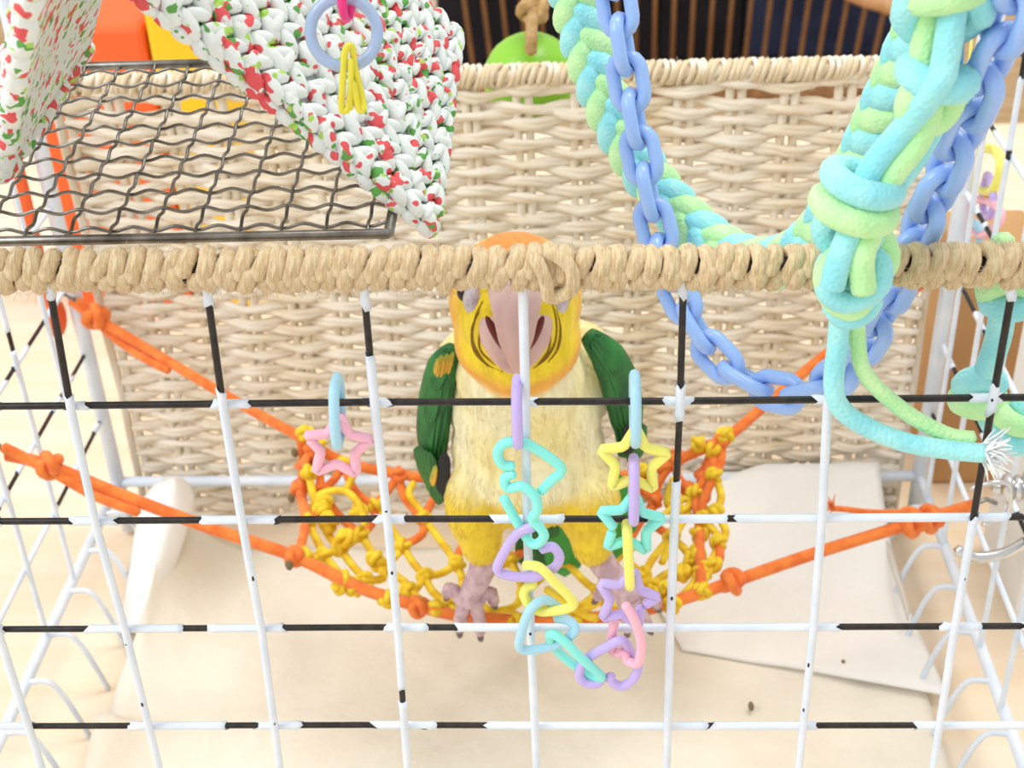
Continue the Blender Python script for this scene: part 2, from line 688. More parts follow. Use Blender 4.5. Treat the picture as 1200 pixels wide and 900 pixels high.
# ------------------------------------------------------------------ wicker
WY = .2715
wk = thing('wicker_screen', (0, WY, TZ), 'tall woven paper-rope wicker screen standing behind the cage, rim on top', 'wicker screen')
WX0, WX1, WZ1 = -.2105, .174, -.0105
nst = 17
sp = (WX1 - WX0) / nst
for k in range(nst + 1):
    x = WX0 + sp * k + random.uniform(-.002, .002)
    for s in (-1, 1):
        xx = x + s * .0025
        MB().tube([(xx + random.uniform(-.0008, .0008), WY, TZ + .002 + (WZ1 - TZ - .002) * j / 6) for j in range(7)], .0021, 6).build('stake', 'wicker_stake', wk)
nrow = 53
for i in range(nrow):
    z = TZ + .006 + (WZ1 - .004 - TZ - .006) * i / (nrow - 1)
    pts, rr = [], []
    n = nst * 6
    ph = random.uniform(0, 9)
    zz = 0
    dip = [0] * (nst + 2)
    for q in range(nst + 2):
        dip[q] = random.gauss(0, .0007) + (.0022 if i == nrow - 2 and q % 4 else (-.0022 if i == nrow - 3 and q % 4 else 0))
    for j in range(n + 1):
        u = j / 6
        x = WX0 + sp * u
        w = math.sin(PI * (u + .5) + (i % 2) * PI)
        q = int(u)
        dz = dip[q] + (dip[q + 1] - dip[q]) * (u - q)
        pts.append(Vector((x, WY + .0026 * w, z + dz + .0005 * math.sin(j * .9 + ph))))
        rr.append(.0029 * random.uniform(.8, 1.15))
    m = MB()
    for ph2 in (0, PI):
        m.tube([p + Vector((0, .0007 * math.cos(ph2 + j * .35 + i), .00105 * math.sin(ph2 + j * .35 + i) + random.gauss(0, .00012))) for j, p in enumerate(pts)], [r * .68 for r in rr], 5)
    m.build('strand', 'wicker', wk)
# rim: wrapped roll
rim = MB().tube([(WX0 - .003, WY, WZ1), (WX1 + .003, WY, WZ1)], .0034, 8).build('rim', 'wicker', wk)
m = MB()
for v in range(1):
    pts = [Vector((.0018 * math.sin(a), -.0042 * math.cos(a), .0042 * math.sin(a))) for a in [2 * PI * k / 14 for k in range(14)]]
    m.tube(pts, .0014, 5, closed=True)
ro = m.build('rim_wrap', 'wicker_stake', rim)
rme = ro.data
ro.location = (WX0, WY, WZ1)
x = WX0 + .0026
while x < WX1:
    o = link('rim_wrap', rme, (x, WY, WZ1 + random.uniform(-.0003, .0003)), rim)
    o.rotation_euler = (random.uniform(-1, 1), 0, random.uniform(-.15, .15))
    x += random.uniform(.0024, .003)
m = MB()
for _ in range(900):
    X = random.uniform(WX0, WX1)
    z = WZ1 + .004 if random.random() < .45 else random.uniform(TZ + .01, WZ1)
    p = Vector((X, WY - (.001 if z > WZ1 else .005), z))
    d = Vector((random.gauss(0, .7), random.gauss(0, .4) - .3, random.gauss(.2, .5))).normalized()
    l = random.uniform(.001, .0035)
    m.tube([p, p + d * l * .5, p + d * l], .00008, 3)
fz = m.build('fibre_fuzz', 'wicker', wk)
fz['kind'] = 'stuff'

# ------------------------------------------------------------------ cage liner sheets
def hnoise(x, y):
    return .0012 * math.sin(40 * x + 23 * y) + .001 * math.sin(-31 * x + 57 * y + 1) + .0006 * math.sin(90 * x + 20 * y)


rows = []
for j in range(61):
    y = -.045 + .29 * j / 60
    r = []
    for i in range(81):
        x = -.19 + .355 * i / 80
        z = TZ + .003 + max(0, hnoise(x, y))
        e = max(0, (-.15 - x) / .04)
        if y > .12:
            z += .03 * min(1, (y - .12) / .08) * e * e
        else:
            z += .012 * e * e
        r.append((x + .004 * math.sin(y * 40) * (i == 0), y, z))
    rows.append(r)
ln = MB().grid(rows).build('cage_liner', 'paper')
tag(ln, 'wide beige paper liner spread over the cage floor under the hammock', 'paper liner')
so = ln.modifiers.new('solid', 'SOLIDIFY'); so.thickness = .0006
# whiter pad at the back right, riding up the wicker
rows = []
for j in range(31):
    v = j / 30
    r = []
    for i in range(41):
        u = i / 40
        x = .03 + .03 * (1 - v) + (.132 - .02 * (1 - v)) * u
        y = .168 + .093 * v - .03 * u * (1 - v)
        z = TZ + .0062 + max(0, hnoise(x + .3, y)) + (.036 * max(0, (v - .5) / .5) ** 1.7) * min(1, .15 + u * 1.5)
        r.append((x, y, z))
    rows.append(r)
pd = MB().grid(rows).build('absorbent_pad', 'white_paper')
tag(pd, 'white absorbent pad lying over the back right of the liner against the wicker', 'paper pad')
so = pd.modifiers.new('solid', 'SOLIDIFY'); so.thickness = .0012
# folded strip on the pad's right edge
rows = []
for j in range(15):
    v = j / 14
    r = []
    for i in range(9):
        u = i / 8
        q = hit(1018 + 62 * u + 55 * (1 - v) ** 1.2, 715 - 165 * v + 6 * u, 2, TZ + .017)
        r.append((min(q.x, .163), q.y, TZ + .0135 + .004 * math.sin(u * PI) + .02 * max(0, v - .5)))
    rows.append(r)
fs = MB().grid(rows).build('paper_fold', 'tray_white')
tag(fs, 'narrow folded paper flap lying along the edge of the white pad near the corner post', 'paper flap')
so = fs.modifiers.new('solid', 'SOLIDIFY'); so.thickness = .0008
# curled sheet standing at the left back
rows = []
for j in range(25):
    v = j / 24
    r = []
    for i in range(17):
        u = i / 8 - 1
        hw = 22 + 14 * v
        if v > .75:
            hw *= math.sqrt(max(.02, 1 - ((v - .75) / .26) ** 2))
        cx = 160 + 44 * v
        y = 740 - 180 * v
        r.append(P(cx + hw * u, y, .172 + .06 * v + .012 * u * u))
    rows.append(r)
cs = MB().grid(rows).build('curled_paper', 'white_paper')
tag(cs, 'translucent white sheet curled upright beside the cage corner at the wicker', 'paper sheet')
so = cs.modifiers.new('solid', 'SOLIDIFY'); so.thickness = .0004
for (x, y, l, lab) in ((880, 830, .0045, 'dark curled seed husk on the beige liner beside the upright wire'), (988, 780, .004, 'small pale brown seed crumb on the beige liner near the white pad')):
    q = hit(x, y, 2, TZ + .005)
    o = MB().ell(q + Vector((0, 0, .0012)), ((l * .3, 0, 0), (0, l * .5, .0005), (0, 0, .0012))).build('seed_husk', 'seed')
    tag(o, lab, 'seed', 'seed husks on the liner')

# ------------------------------------------------------------------ crimped grate
gp = hit(0, 287, 1, .012)
G0 = Vector((-.20, .012, .0425))
tilt = math.radians(6)
gu = Vector((1, 0, .004)).normalized()
gv = Vector((0, math.cos(tilt), math.sin(tilt)))
gn = gu.cross(gv)
cell, celv = .0111, .0092
nu_, nv_ = 15, 11
gr = thing('wire_grate', G0 + gu * .08 + gv * .06, 'crimped steel mesh grate lying tilted over the top bar', 'grate')
GW, GH = cell * nu_, celv * nv_
for k in range(nu_):
    pts = []
    for j in range(nv_ * 8 + 1):
        v = GH * j / (nv_ * 8)
        pts.append(G0 + gu * (cell * (k + .5)) + gv * v + gn * (.0006 * math.cos(PI * j / 4) * (1 if k % 2 else -1)))
    MB().tube(pts, .0005, 5).build('mesh_wire', 'steel', gr)
for k in range(nv_):
    pts = []
    for j in range(nu_ * 8 + 1):
        u = GW * j / (nu_ * 8)
        pts.append(G0 + gv * (celv * (k + .5)) + gu * u + gn * (.0007 * math.cos(PI * j / 4 + PI) * (1 if k % 2 else -1)))
    MB().tube(pts, .0005, 5).build('mesh_wire', 'steel', gr)
for a, b in (((0, 0), (GW, 0)), ((0, GH), (GW, GH)), ((0, 0), (0, GH)), ((GW, 0), (GW, GH))):
    MB().tube([G0 + gu * a[0] + gv * a[1], G0 + gu * b[0] + gv * b[1]], .0014, 8).build('edge_rod', 'steel', gr)

# ------------------------------------------------------------------ crocheted tent
ct = thing('crocheted_tent', P(510, 283, .03), 'white, red and green rag-yarn crocheted tent hanging above the jute bar', 'crocheted tent')


def stitch_patch(B, Lc, Rc, nu, nv, bulge, rowname, keep, size=1.0):
    B, Lc, Rc = Vector(B), Vector(Lc), Vector(Rc)
    eu, ev = Lc - B, Rc - B
    nrm = eu.cross(ev).normalized()
    if nrm.y > 0:
        nrm = -nrm

    def S(u, v):
        return B + eu * u + ev * v + nrm * (bulge * math.sin(PI * min(1, max(0, u))) * .6 * math.sin(PI * min(1, max(0, v))) - .012 * max(0, .18 - u) / .18 * 0)
    R = min(nu, nv)
    for k in range(R):
        m = MB()
        cells = [(i, k, 0) for i in range(k, nu)] + [(k, j, 1) for j in range(k + 1, nv)]
        for (i, j, arm) in cells:
            u, v = (i + .5) / nu, (j + .5) / nv
            p = S(u, v)
            if not keep(p):
                continue
            du = (S(u + .5 / nu, v) - S(u - .5 / nu, v))
            dv = (S(u, v + .5 / nv) - S(u, v - .5 / nv))
            along, across = (du, dv) if arm == 0 else (dv, du)
            for s in (-1, 1):
                c = p + across * (s * .23) + along * random.uniform(-.1, .1) + nrm * random.uniform(-.0003, .0007) * size
                ax = (along * .62 - across * (s * .3)) * random.uniform(.9, 1.12)
                bx = nrm * (across.length * .36)
                cx = ax.cross(bx).normalized() * (across.length * .29)
                m.ell(c, (cx, bx, ax), 7, 6)
            if (i + j) % 2 == 0:
                c = p + nrm * .0012 * size + along * random.uniform(-.3, .3)
                ax = across * .5 + along * random.uniform(-.2, .2)
                bx = nrm * (across.length * .28)
                m.ell(c, (ax.cross(bx).normalized() * across.length * .24, bx, ax), 7, 5)
        if m.v:
            m.build(rowname, 'rag_yarn', ct)
    n = 14
    m = MB()
    front, back = [], []
    for i in range(n + 1):
        front.append([S(i / n, j / n) - nrm * .0022 for j in range(n + 1)])
    m.grid(front)
    o = m.build('backing', 'rag_yarn', ct)
    md = o.modifiers.new('solid', 'SOLIDIFY'); md.thickness = .0016; md.offset = 0
    # thick rolled border along both free edges
    m = MB()
    for path in ([S(t / 40, 0) for t in range(41)], [S(0, t / 40) for t in range(41)]):
        rr = eu.length / nu * .34
        q = resample(path, rr * 2.6)
        for a, b in zip(q, q[1:]):
            if keep(a):
                d = (b - a)
                m.ell((a + b) / 2 - nrm * .002, (nrm * rr, d.cross(nrm).normalized() * rr, d * .62 + nrm * rr * random.uniform(-.4, .4)), 7, 6)
    m.build('edge_cord', 'rag_yarn', ct)


def kp(p):
    return p.z < .135


stitch_patch(P(512, 272, .022), P(28, -118, .006), P(541, 38, .083), 21, 11, .012, 'stitch_row', kp)
stitch_patch(P(-8, 205, .03), P(28, -40, -.03), P(95, 48, .085), 11, 9, .004, 'stitch_row', kp, 1.0)

# hanging suspension cords from the roof wires (out of view) so toys hang from something
for (x, y, Y) in ((300, -118, .02), (60, -100, .02)):
    a = P(x, y, Y)
    MB().tube([a, Vector((a.x, .02, ZT + .003))], .0016, 6).build('hanging_cord', 'rag_yarn', ct)

# translucent ring with links
q = P(403, 38, .005)
m = MB()
rx = 36 / F * .345
tr = M0 @ Vector((1, 0, 0))
tu = M0 @ Vector((0, .93, .3)).normalized()
m.tube([q + tr * (rx * math.cos(2 * PI * k / 32)) + tu * (rx * math.sin(2 * PI * k / 32)) for k in range(32)], .0014, 8, closed=True)
tag(m.build('plastic_ring', 'clear_blue'), 'translucent pale blue plastic ring hanging in front of the crocheted tent', 'plastic ring')
m = MB()
pts = [P(399, -70, 0), P(400, -30, .002), P(401, 4, .004), P(404, 20, .007), P(409, 18, .009), P(414, -2, .008), P(420, -30, .006), P(416, -70, .004)]
m.tube(spline(pts, 5, True), .0011, 7, closed=True)
tag(m.build('plastic_link', 'magenta'), 'magenta plastic link looped through the translucent blue ring', 'plastic link')
MBx = MB()
MBx.tube([P(408, -68, .002), Vector((P(408, -68, .002).x, .02, ZT + .002))], .0008, 6)
tag(MBx.build('hanging_string', 'magenta'), 'thin magenta string holding the plastic link above the crocheted tent', 'string')
m = MB()
pts = [P(404, 62, .0), P(408, 54, .0), P(413, 57, .001), P(416, 80, .001), P(424, 112, .001), P(426, 128, 0), P(420, 126, 0), P(413, 95, .0), P(409, 124, 0), P(402, 130, 0), P(400, 122, 0), P(402, 90, 0)]
m.tube(spline(pts, 5, True), .00085, 7, closed=True)
m.tube([P(411, 70, -.0003), P(411, 128, -.0003)], .0007, 7)
tag(m.build('plastic_clip', 'clear_yellow'), 'translucent yellow plastic clip hanging from the blue ring', 'plastic clip')

# ------------------------------------------------------------------ blue chain
ch = thing('blue_chain', P(920, 465, .045), 'glossy light blue plastic chain hanging in a long loop behind the jute bar', 'chain')
cp = spline([P(*q) for q in ((700, -130, .108), (716, -40, .102), (728, 40, .096), (742, 130, .09), (757, 210, .083), (775, 290, .076), (800, 355, .068), (842, 420, .058), (905, 458, .047), (965, 452, .037), (1012, 405, .027), (1046, 340, .019), (1083, 260, .0105), (1121, 170, .0), (1157, 85, -.01), (1190, 0, -.017), (1222, -90, -.022))], 12)
lk = MB()
LL, LW, LR = .0195, .0130, .00218
pts = []
hs = (LL - LW) / 2
rr = LW / 2 - LR
for k in range(9):
    a = PI * k / 8 - PI / 2
    pts.append(Vector((rr * math.sin(a) * -1, 0, hs + rr * math.cos(a))))
for k in range(9):
    a = PI * k / 8 - PI / 2
    pts.append(Vector((rr * math.sin(a), 0, -hs - rr * math.cos(a))))
lk.tube(pts, LR, 8, closed=True, up=(0, 1, 0))
lo = lk.build('chain_link', 'blue_plastic')
lme = lo.data
bpy.data.objects.remove(lo)
cq = resample(cp, LL - 4 * LR + .0002)
for i, (p, t, n, b) in enumerate(frames(cq, (0, -1, 0))):
    a = math.radians(14 if i % 2 else 104) + random.uniform(-.14, .14)
    n2 = n * math.cos(a) + b * math.sin(a)
    b2 = n2.cross(t)
    R = Matrix((b2, n2, t)).transposed()
    o = link('chain_link', lme, p, ch)
    o.rotation_euler = R.to_euler()

# ------------------------------------------------------------------ paracord braid, lanyard
pc = thing('paracord_swing', P(890, 300, .06), 'thick aqua and green paracord braid hanging in a U behind the blue chain', 'rope swing')
bm_ = MB().ell((0, 0, 0), ((.30, 0, 0), (0, .27, 0), (0, 0, .62)), 8, 8)
e1 = bm_.build('cord_stitch', 'cord_aqua_stitch'); e1m = e1.data; bpy.data.objects.remove(e1)
e2m = e1m.copy(); e2m.materials.clear(); e2m.materials.append(MATS['cord_green_stitch'])


def braid(path, w, parent, step, core=True):
    q = resample(path, step)
    fr = frames(q, (0, -1, 0))
    for i, (p, t, n, b) in enumerate(fr):
        for c in range(4):
            ang = [PI * .22, -PI * .22, PI * .78, -PI * .78][c]
            rad = n * math.cos(ang) + b * math.sin(ang)
            tan = t.cross(rad)
            s = 1 if c in (0, 3) else -1
            pp = p + rad * (w * .27) + t * (step * .5 * (c % 2))
            zax = (t * .85 + tan * s * .7).normalized()
            nax = rad
            xax = nax.cross(zax).normalized()
            R = Matrix((xax, nax, zax)).transposed()
            o = link('cord_stitch', e1m if (i + c // 1) % 2 else e2m, pp, parent)
            o.rotation_euler = R.to_euler()
            k = w * .66
            o.scale = (k * 1.08, k * 1.0, k * .92)


bp = spline([P(*q) for q in ((652, -110, .13), (668, -30, .125), (684, 40, .12), (712, 120, .112), (752, 195, .103), (805, 258, .092), (862, 300, .08), (915, 306, .068), (962, 278, .057), (1003, 215, .046), (1035, 150, .037), (1070, 75, .029), (1100, 5, .022), (1128, -80, .014))], 10)
braid(bp, .0195, pc, .0078)
MB().tube(bp[::4], .0055, 8).build('cord_core', 'cord_aqua', pc)

ld = thing('paracord_lanyard', P(1000, 312, -.012), 'two-strand aqua and green paracord lanyard knotted over the jute bar', 'lanyard')
CRD = .0031


def cord(pts, mt, parent, r=CRD, name='cord', n=10, sub=6, Y=None):
    q = [P(*a) for a in pts]
    return MB().tube(spline(q, sub), r, n).build(name, mt, parent)


def loopk(cx, cy, Y, ang, rx, rz, mt, parent, r=CRD, ph=0, span=2 * PI, tiltY=.35):
    """a cord turn around the lanyard axis (ang = axis angle in the picture plane)"""
    c = P(cx, cy, Y)
    dpt = (M0.transposed() @ (c - C0)).z * -1
    k = dpt / F
    X = M0 @ Vector((math.cos(ang), -math.sin(ang), 0))     # across
    T = M0 @ Vector((math.sin(ang), math.cos(ang), 0))      # along
    D = M0 @ Vector((0, 0, 1))                               # to camera
    pts = []
    n = 20
    for i in range(n + 1):
        a = ph + span * i / n
        pts.append(c + X * (rx * k * math.cos(a)) + D * (rx * k * .85 * math.sin(a)) + T * (rz * k * math.sin(a) + rz * k * .5 * (i / n - .5)))
    return MB().tube(pts, r, 10).build('knot_turn', mt, parent)


# strands of the lanyard top to bottom
cord([(1128, -60, -.018), (1118, 0, -.018), (1108, 70, -.02), (1098, 100, -.022), (1060, 150, -.016), (1020, 200, -.016), (1005, 250, -.017), (985, 300, -.02), (975, 335, -.02)], 'cord_aqua', ld, .0030)
cord([(1096, -60, -.014), (1090, 0, -.014), (1082, 70, -.014), (1090, 120, -.016), (1075, 165, -.016), (1042, 210, -.016), (1026, 258, -.016), (1010, 300, -.02), (1012, 340, -.02)], 'cord_green', ld, .0030)
cord([(1110, 30, -.01), (1104, 110, -.01), (1070, 180, -.01), (1035, 230, -.009), (1010, 280, -.010)], 'cord_aqua', ld, .0036)
loopk(1105, 12, -.014, .1, 42, 22, 'cord_aqua', ld, .0034)
loopk(1110, -8, -.014, -.2, 36, -14, 'cord_green', ld, .0034)
loopk(1098, 90, -.014, .25, 32, -22, 'cord_aqua', ld, .0036)
loopk(1092, 118, -.015, -.3, 26, 24, 'cord_green', ld, .0036)
loopk(1010, 215, -.014, .35, 36, -20, 'cord_aqua', ld, .0033)
loopk(1000, 245, -.014, .3, 38, -22, 'cord_green', ld, .0034)
loopk(994, 268, -.012, .45, 26, 22, 'cord_aqua', ld, .0034)
# knot over the bar
loopk(1010, 300, -.008, .3, 28, 26, 'cord_green', ld, .0034)
loopk(1000, 322, -.008, .1, 30, -26, 'cord_aqua', ld, .0034)
cord([(1012, 296, -.012), (1030, 312, -.015), (1022, 340, -.0165), (990, 352, -.0165), (970, 335, -.016), (982, 300, -.015)], 'cord_aqua', ld, .0032)
cord([(985, 298, -.014), (968, 318, -.016), (975, 350, -.0145), (1000, 362, -.0145), (1016, 345, -.0135)], 'cord_green', ld, .0030)
cord([(975, 355, -.012), (990, 372, -.013), (1012, 365, -.013), (1022, 348, -.012)], 'cord_aqua', ld, .0030)
MB().ell(P(1000, 322, -.006), ((.008, 0, 0), (0, .007, 0), (0, 0, .010)), 12, 10).build('knot_body', 'cord_green', ld)
# tails
cord([(985, 360, -.010), (982, 400, -.0095), (977, 450, -.0095), (985, 478, -.0095), (1015, 500, -.0095), (1060, 518, -.010), (1110, 527, -.010), (1152, 531, -.010)], 'cord_aqua', ld, .0026, 'tail_cord')
cord([(1004, 360, -.0065), (1005, 400, -.006), (1012, 435, -.006), (1040, 466, -.006), (1075, 492, -.006), (1112, 510, -.006), (1140, 514, -.006)], 'cord_green', ld, .0021, 'tail_cord')
m = MB()
e = P(1152, 531, -.010)
for k in range(70):
    d = Vector((random.uniform(.4, 1), random.gauss(0, .5), random.gauss(.05, .55))).normalized()
    a = e + Vector((0, random.uniform(-.002, .002), random.uniform(-.002, .002)))
    l = random.uniform(.004, .0085)
    m.tube([a, a + d * l * .6, a + d * l + Vector((0, 0, random.gauss(0, .001)))], [.0004, .0004, .0002], 4)
m.build('frayed_end', 'cord_core', ld)

k2 = thing('paracord_knot_cord', P(1180, 420, .02), 'short knotted aqua and green paracord hanging under the jute bar beside the side panel', 'knotted cord')
loopk(1180, 338, .018, .0, 20, 10, 'cord_green', k2, .0038)
loopk(1180, 356, .018, .0, 18, -8, 'cord_aqua', k2, .0036)
MB().tube([P(1180, 318, .018), Vector(barp(P(1185, 312, 0).x) + Vector((0, .009, .002)))], .003, 8).build('cord', 'cord_green', k2)
cord([(1176, 340, .018), (1172, 385, .02), (1162, 420, .022), (1150, 448, .024)], 'cord_aqua', k2, .0035)
loopk(1148, 450, .025, 0, 18, 8, 'cord_aqua', k2, .0036)
loopk(1146, 470, .025, 0, 21, -9, 'cord_green', k2, .0036)
MB().ell(P(1147, 462, .025), ((.006, 0, 0), (0, .006, 0), (0, 0, .005))).build('knot_body', 'cord_aqua', k2)
cord([(1155, 476, .026), (1166, 500, .022), (1190, 520, .02), (1212, 505, .02), (1205, 480, .022), (1180, 478, .026)], 'cord_aqua', k2, .0036)
cord([(1160, 470, .024), (1180, 492, .018), (1200, 500, .018), (1225, 490, .018)], 'cord_green', k2, .0032)

# ------------------------------------------------------------------ rope hammock
hm = thing('rope_hammock', P(600, 700, .14), 'orange and yellow knotted rope net hammock strung across the cage', 'hammock')
front = [(8, 533, .151), (55, 545, .149), (150, 583, .147), (250, 620, .143), (345, 652, .139), (420, 688, .133), (490, 710, .128), (545, 722, .125), (640, 728, .125), (740, 718, .128), (815, 697, .133), (858, 682, .138), (950, 650, .148), (1040, 622, .16), (1085, 608, .166), (1140, 592, .174)]
back = [(84, 352, .259), (112, 372, .255), (200, 425, .237), (290, 478, .218), (352, 512, .203), (400, 540, .2), (470, 556, .198), (560, 566, .197), (660, 566, .197), (760, 552, .199), (810, 532, .201), (852, 512, .204), (900, 472, .22), (968, 415, .236), (1040, 362, .25), (1090, 326, .258)]
fpts = spline([P(*q) for q in front], 8)
bpts = spline([P(*q) for q in back], 8)
MB().tube(fpts, .0026, 8).build('border_rope', 'orange_rope', hm)
MB().tube(bpts, .0024, 8).build('border_rope', 'orange_rope', hm)
# doubled ends
MB().tube(spline([P(*q) for q in ((4, 524, .151), (60, 552, .147), (110, 580, .145), (162, 600, .143))], 6), .0022, 8).build('rope_end', 'orange_rope', hm)
MB().tube(spline([P(*q) for q in ((92, 352, .257), (130, 392, .251), (170, 420, .24), (198, 434, .235))], 6), .0021, 8).build('rope_end', 'orange_rope', hm)
re_ = MB().tube(spline([P(*q) for q in ((1060, 600, .165), (1020, 600, .16), (985, 596, .157), (975, 596, .156))], 6), .0013, 7)
e = P(976, 594, .156)
for k in range(40):
    d = Vector((random.uniform(-1, .2), random.gauss(0, .4), random.gauss(.3, .5))).normalized()
    l = random.uniform(.002, .0055)
    re_.tube([e, e + d * l], [.0004, .0002], 4)
re_.build('rope_end', 'orange_rope', hm)


def knot(c, sz, mt, parent, axis=(1, 0, 0), name='knot'):
    """overhand knot: three turns crossing over one another"""
    c = Vector(c)
    ax = Vector(axis).normalized()
    u = ax.orthogonal().normalized()
    w = ax.cross(u)
    m = MB()
    pts = []
    a0 = random.uniform(0, 6)
    n = 40
    for i in range(n):
        a = 2 * PI * i / n
        # trefoil
        r = 1 + .45 * math.cos(3 * a)
        pts.append(c + (u * (r * math.cos(2 * a + a0)) + w * (r * math.sin(2 * a + a0))) * sz * .34 + ax * (math.sin(3 * a) * sz * .34))
    m.tube(pts, sz * .27, 8, closed=True, up=ax)
    m.ell(c, (ax * sz * .55, u * sz * .42, w * sz * .42))
    return m.build(name, mt, parent)


for (x, y, Y, s) in ((58, 545, .148, .0085), (345, 652, .139, .0065), (490, 711, .128, .007), (858, 682, .138, .0082), (1068, 612, .164, .0095), (1090, 608, .167, .009)):
    knot(P(x, y, Y), s, 'orange_rope', hm, (1, 0, -.3))
for (x, y, Y, s) in ((112, 371, .254, .0095), (356, 545, .197, .006), (352, 572, .19, .007), (826, 558, .196, .007), (822, 580, .19, .0065), (806, 575, .192, .006)):
    knot(P(x, y, Y), s, 'orange_rope', hm, (.6, 0, -.6))
MB().tube(spline([P(*q) for q in ((352, 512, .203), (356, 545, .197), (352, 575, .188), (358, 610, .165), (350, 650, .14))], 6), .0022, 8).build('side_rope', 'orange_rope', hm)
MB().tube(spline([P(*q) for q in ((845, 515, .203), (828, 545, .198), (820, 590, .185), (820, 640, .16), (822, 692, .134))], 6), .0022, 8).build('side_rope', 'orange_rope', hm)
# wire hooks at the ends
for pts in (((90, 354, .257), (78, 345, .26), (70, 345, .262)), ((6, 530, .151), (-8, 515, .152)), ((1140, 592, .174), (1156, 585, .178), (1168, 590, .176))):
    MB().tube([P(*q) for q in pts], .001, 6).build('hook', 'steel', hm)
# dark beads
for (x, y, Y) in ((346, 656, .136), (348, 578, .186), (352, 525, .2)):
    MB().ell(P(x, y, Y) + Vector((-.002, -.0035, 0)), ((.0017, 0, 0), (0, .0012, 0), (0, 0, .0026))).build('bead', 'seed', hm)

NU, NV = 9, 5


def ptat(poly, t):
    i = t * (len(poly) - 1)
    j = min(int(i), len(poly) - 2)
    return poly[j].lerp(poly[j + 1], i - j)


def sub(poly, xa, xb):
    return [q for q in poly if xa <= q.x <= xb]


fs_ = sub(fpts, P(350, 650, .138).x, P(835, 690, .135).x)
bs_ = sub(bpts, P(352, 512, .203).x, P(848, 514, .203).x)


def node(i, j):
    u = (i + (.5 if j % 2 else 0)) / NU
    u = min(1, max(0, u))
    v = j / NV
    a, b = ptat(fs_, u), ptat(bs_, u)
    q = a.lerp(b, v)
    q.z -= .016 * math.sin(PI * v) * (.45 + .55 * math.sin(PI * u))
    q.z = max(q.z, TZ + .014)
    return q


rnd = random.Random(3)
NODE = {(i, j): node(i, j) + Vector((rnd.gauss(0, .0018), rnd.gauss(0, .0018), 0)) for j in range(NV + 1) for i in range(NU + 1)}
for j in range(NV):
    for i in range(NU + 1):
        for di in ((0, -1) if j % 2 == 0 else (0, 1)):
            if (i + di, j + 1) in NODE:
                a, b = NODE[(i, j)], NODE[(i + di, j + 1)]
                mid = (a + b) / 2 + Vector((rnd.gauss(0, .002), rnd.gauss(0, .001), -.0015))
                orange = (j == NV - 1) or (j == NV - 2 and rnd.random() < .55) or (rnd.random() < .06)
                MB().tube(spline([a, mid, b], 4), .0020 if orange else .0018, 7).build('net_cord', 'orange_rope' if orange else 'yellow_rope', hm)
for (i, j), q in NODE.items():
    o = j == NV or (j == NV - 1 and rnd.random() < .6)
    knot(q, .0056 if 0 < j < NV else .0058, 'orange_rope' if (o and rnd.random() < .75) else 'yellow_rope', hm, (rnd.gauss(0, 1), rnd.gauss(0, 1), rnd.gauss(0, .5)))
# yellow lashings at the corners and along the sides
for (x, y, Y, s) in ((358, 508, .202, .0062), (372, 522, .2, .006), (420, 600, .178, .006), (385, 612, .168, .007), (405, 630, .16, .0065), (440, 655, .15, .006), (380, 590, .178, .006), (415, 690, .134, .0055), (398, 688, .134, .005), (448, 700, .132, .0048),
                      (850, 510, .203, .006), (836, 527, .2, .006), (818, 520, .2, .0055), (800, 600, .18, .006), (825, 603, .18, .0062), (820, 625, .17, .0065), (815, 650, .158, .0065), (800, 672, .148, .006), (826, 668, .148, .006), (780, 690, .135, .005)):
    knot(P(x, y, Y), s, 'yellow_rope', hm, (rnd.gauss(0, 1), rnd.gauss(0, 1), rnd.gauss(0, 1)))
for pts in (((365, 600, .178), (375, 580, .18), (402, 575, .182), (420, 590, .178), (428, 615, .17)), ((405, 575, .185), (416, 552, .19), (418, 530, .196)), ((495, 600, .185), (480, 580, .19), (485, 565, .195)),
            ((790, 560, .19), (782, 590, .185), (800, 605, .18)), ((770, 612, .175), (800, 585, .185), (815, 590, .182)), ((775, 660, .15), (795, 620, .165), (805, 605, .17)), ((640, 690, .13), (680, 718, .124), (700, 725, .123))):
    MB().tube(spline([P(*q) for q in pts], 6), .0017, 7).build('net_cord', 'yellow_rope', hm)

# ------------------------------------------------------------------ parrot
mat('feathers', '#ffffff', .75, '#e6e0cf', 260, .35, .7, stretch=(1, 1, .25), attr=True, bump=.4, bscale=700, bstretch=(1, 1, .2), dist=.0008, sheen=.2)
mat('beak', '#dcbdb6', .4, '#c9a4a0', 60, stretch=(1, 1, .3), sss=.2)
mat('mouth', '#6b2420', .6)
mat('foot_skin', '#d3b4b8', .7, '#b8989e', 220, bump=.8, bscale=900, dist=.0006)
mat('claw', '#6b5a5c', .4)
mat('eye', '#1c1210', .08)
mat('eye_skin', '#cfc6cf', .7, '#b3a8b4', 300)
mat('green_feather', '#2c7d36', .5, '#14502a', 130, .35, .65, stretch=(1, 1, .4), bump=.5, bscale=500, bstretch=(1, 1, .2))
mat('wing_feather', '#2f8239', .5, '#0f4726', 3.2, .35, .65, stretch=(3, 1, .6), bump=.4, bscale=14, bstretch=(4, 1, .3), dist=.0004)
mat('bright_green_feather', '#47b24a', .5, '#2c8f3e', 130, stretch=(1, 1, .4))
mat('black_feather', '#14161a', .5)
mat('shoulder_feather', '#e9a63c', .6, '#8fa83c', 3)

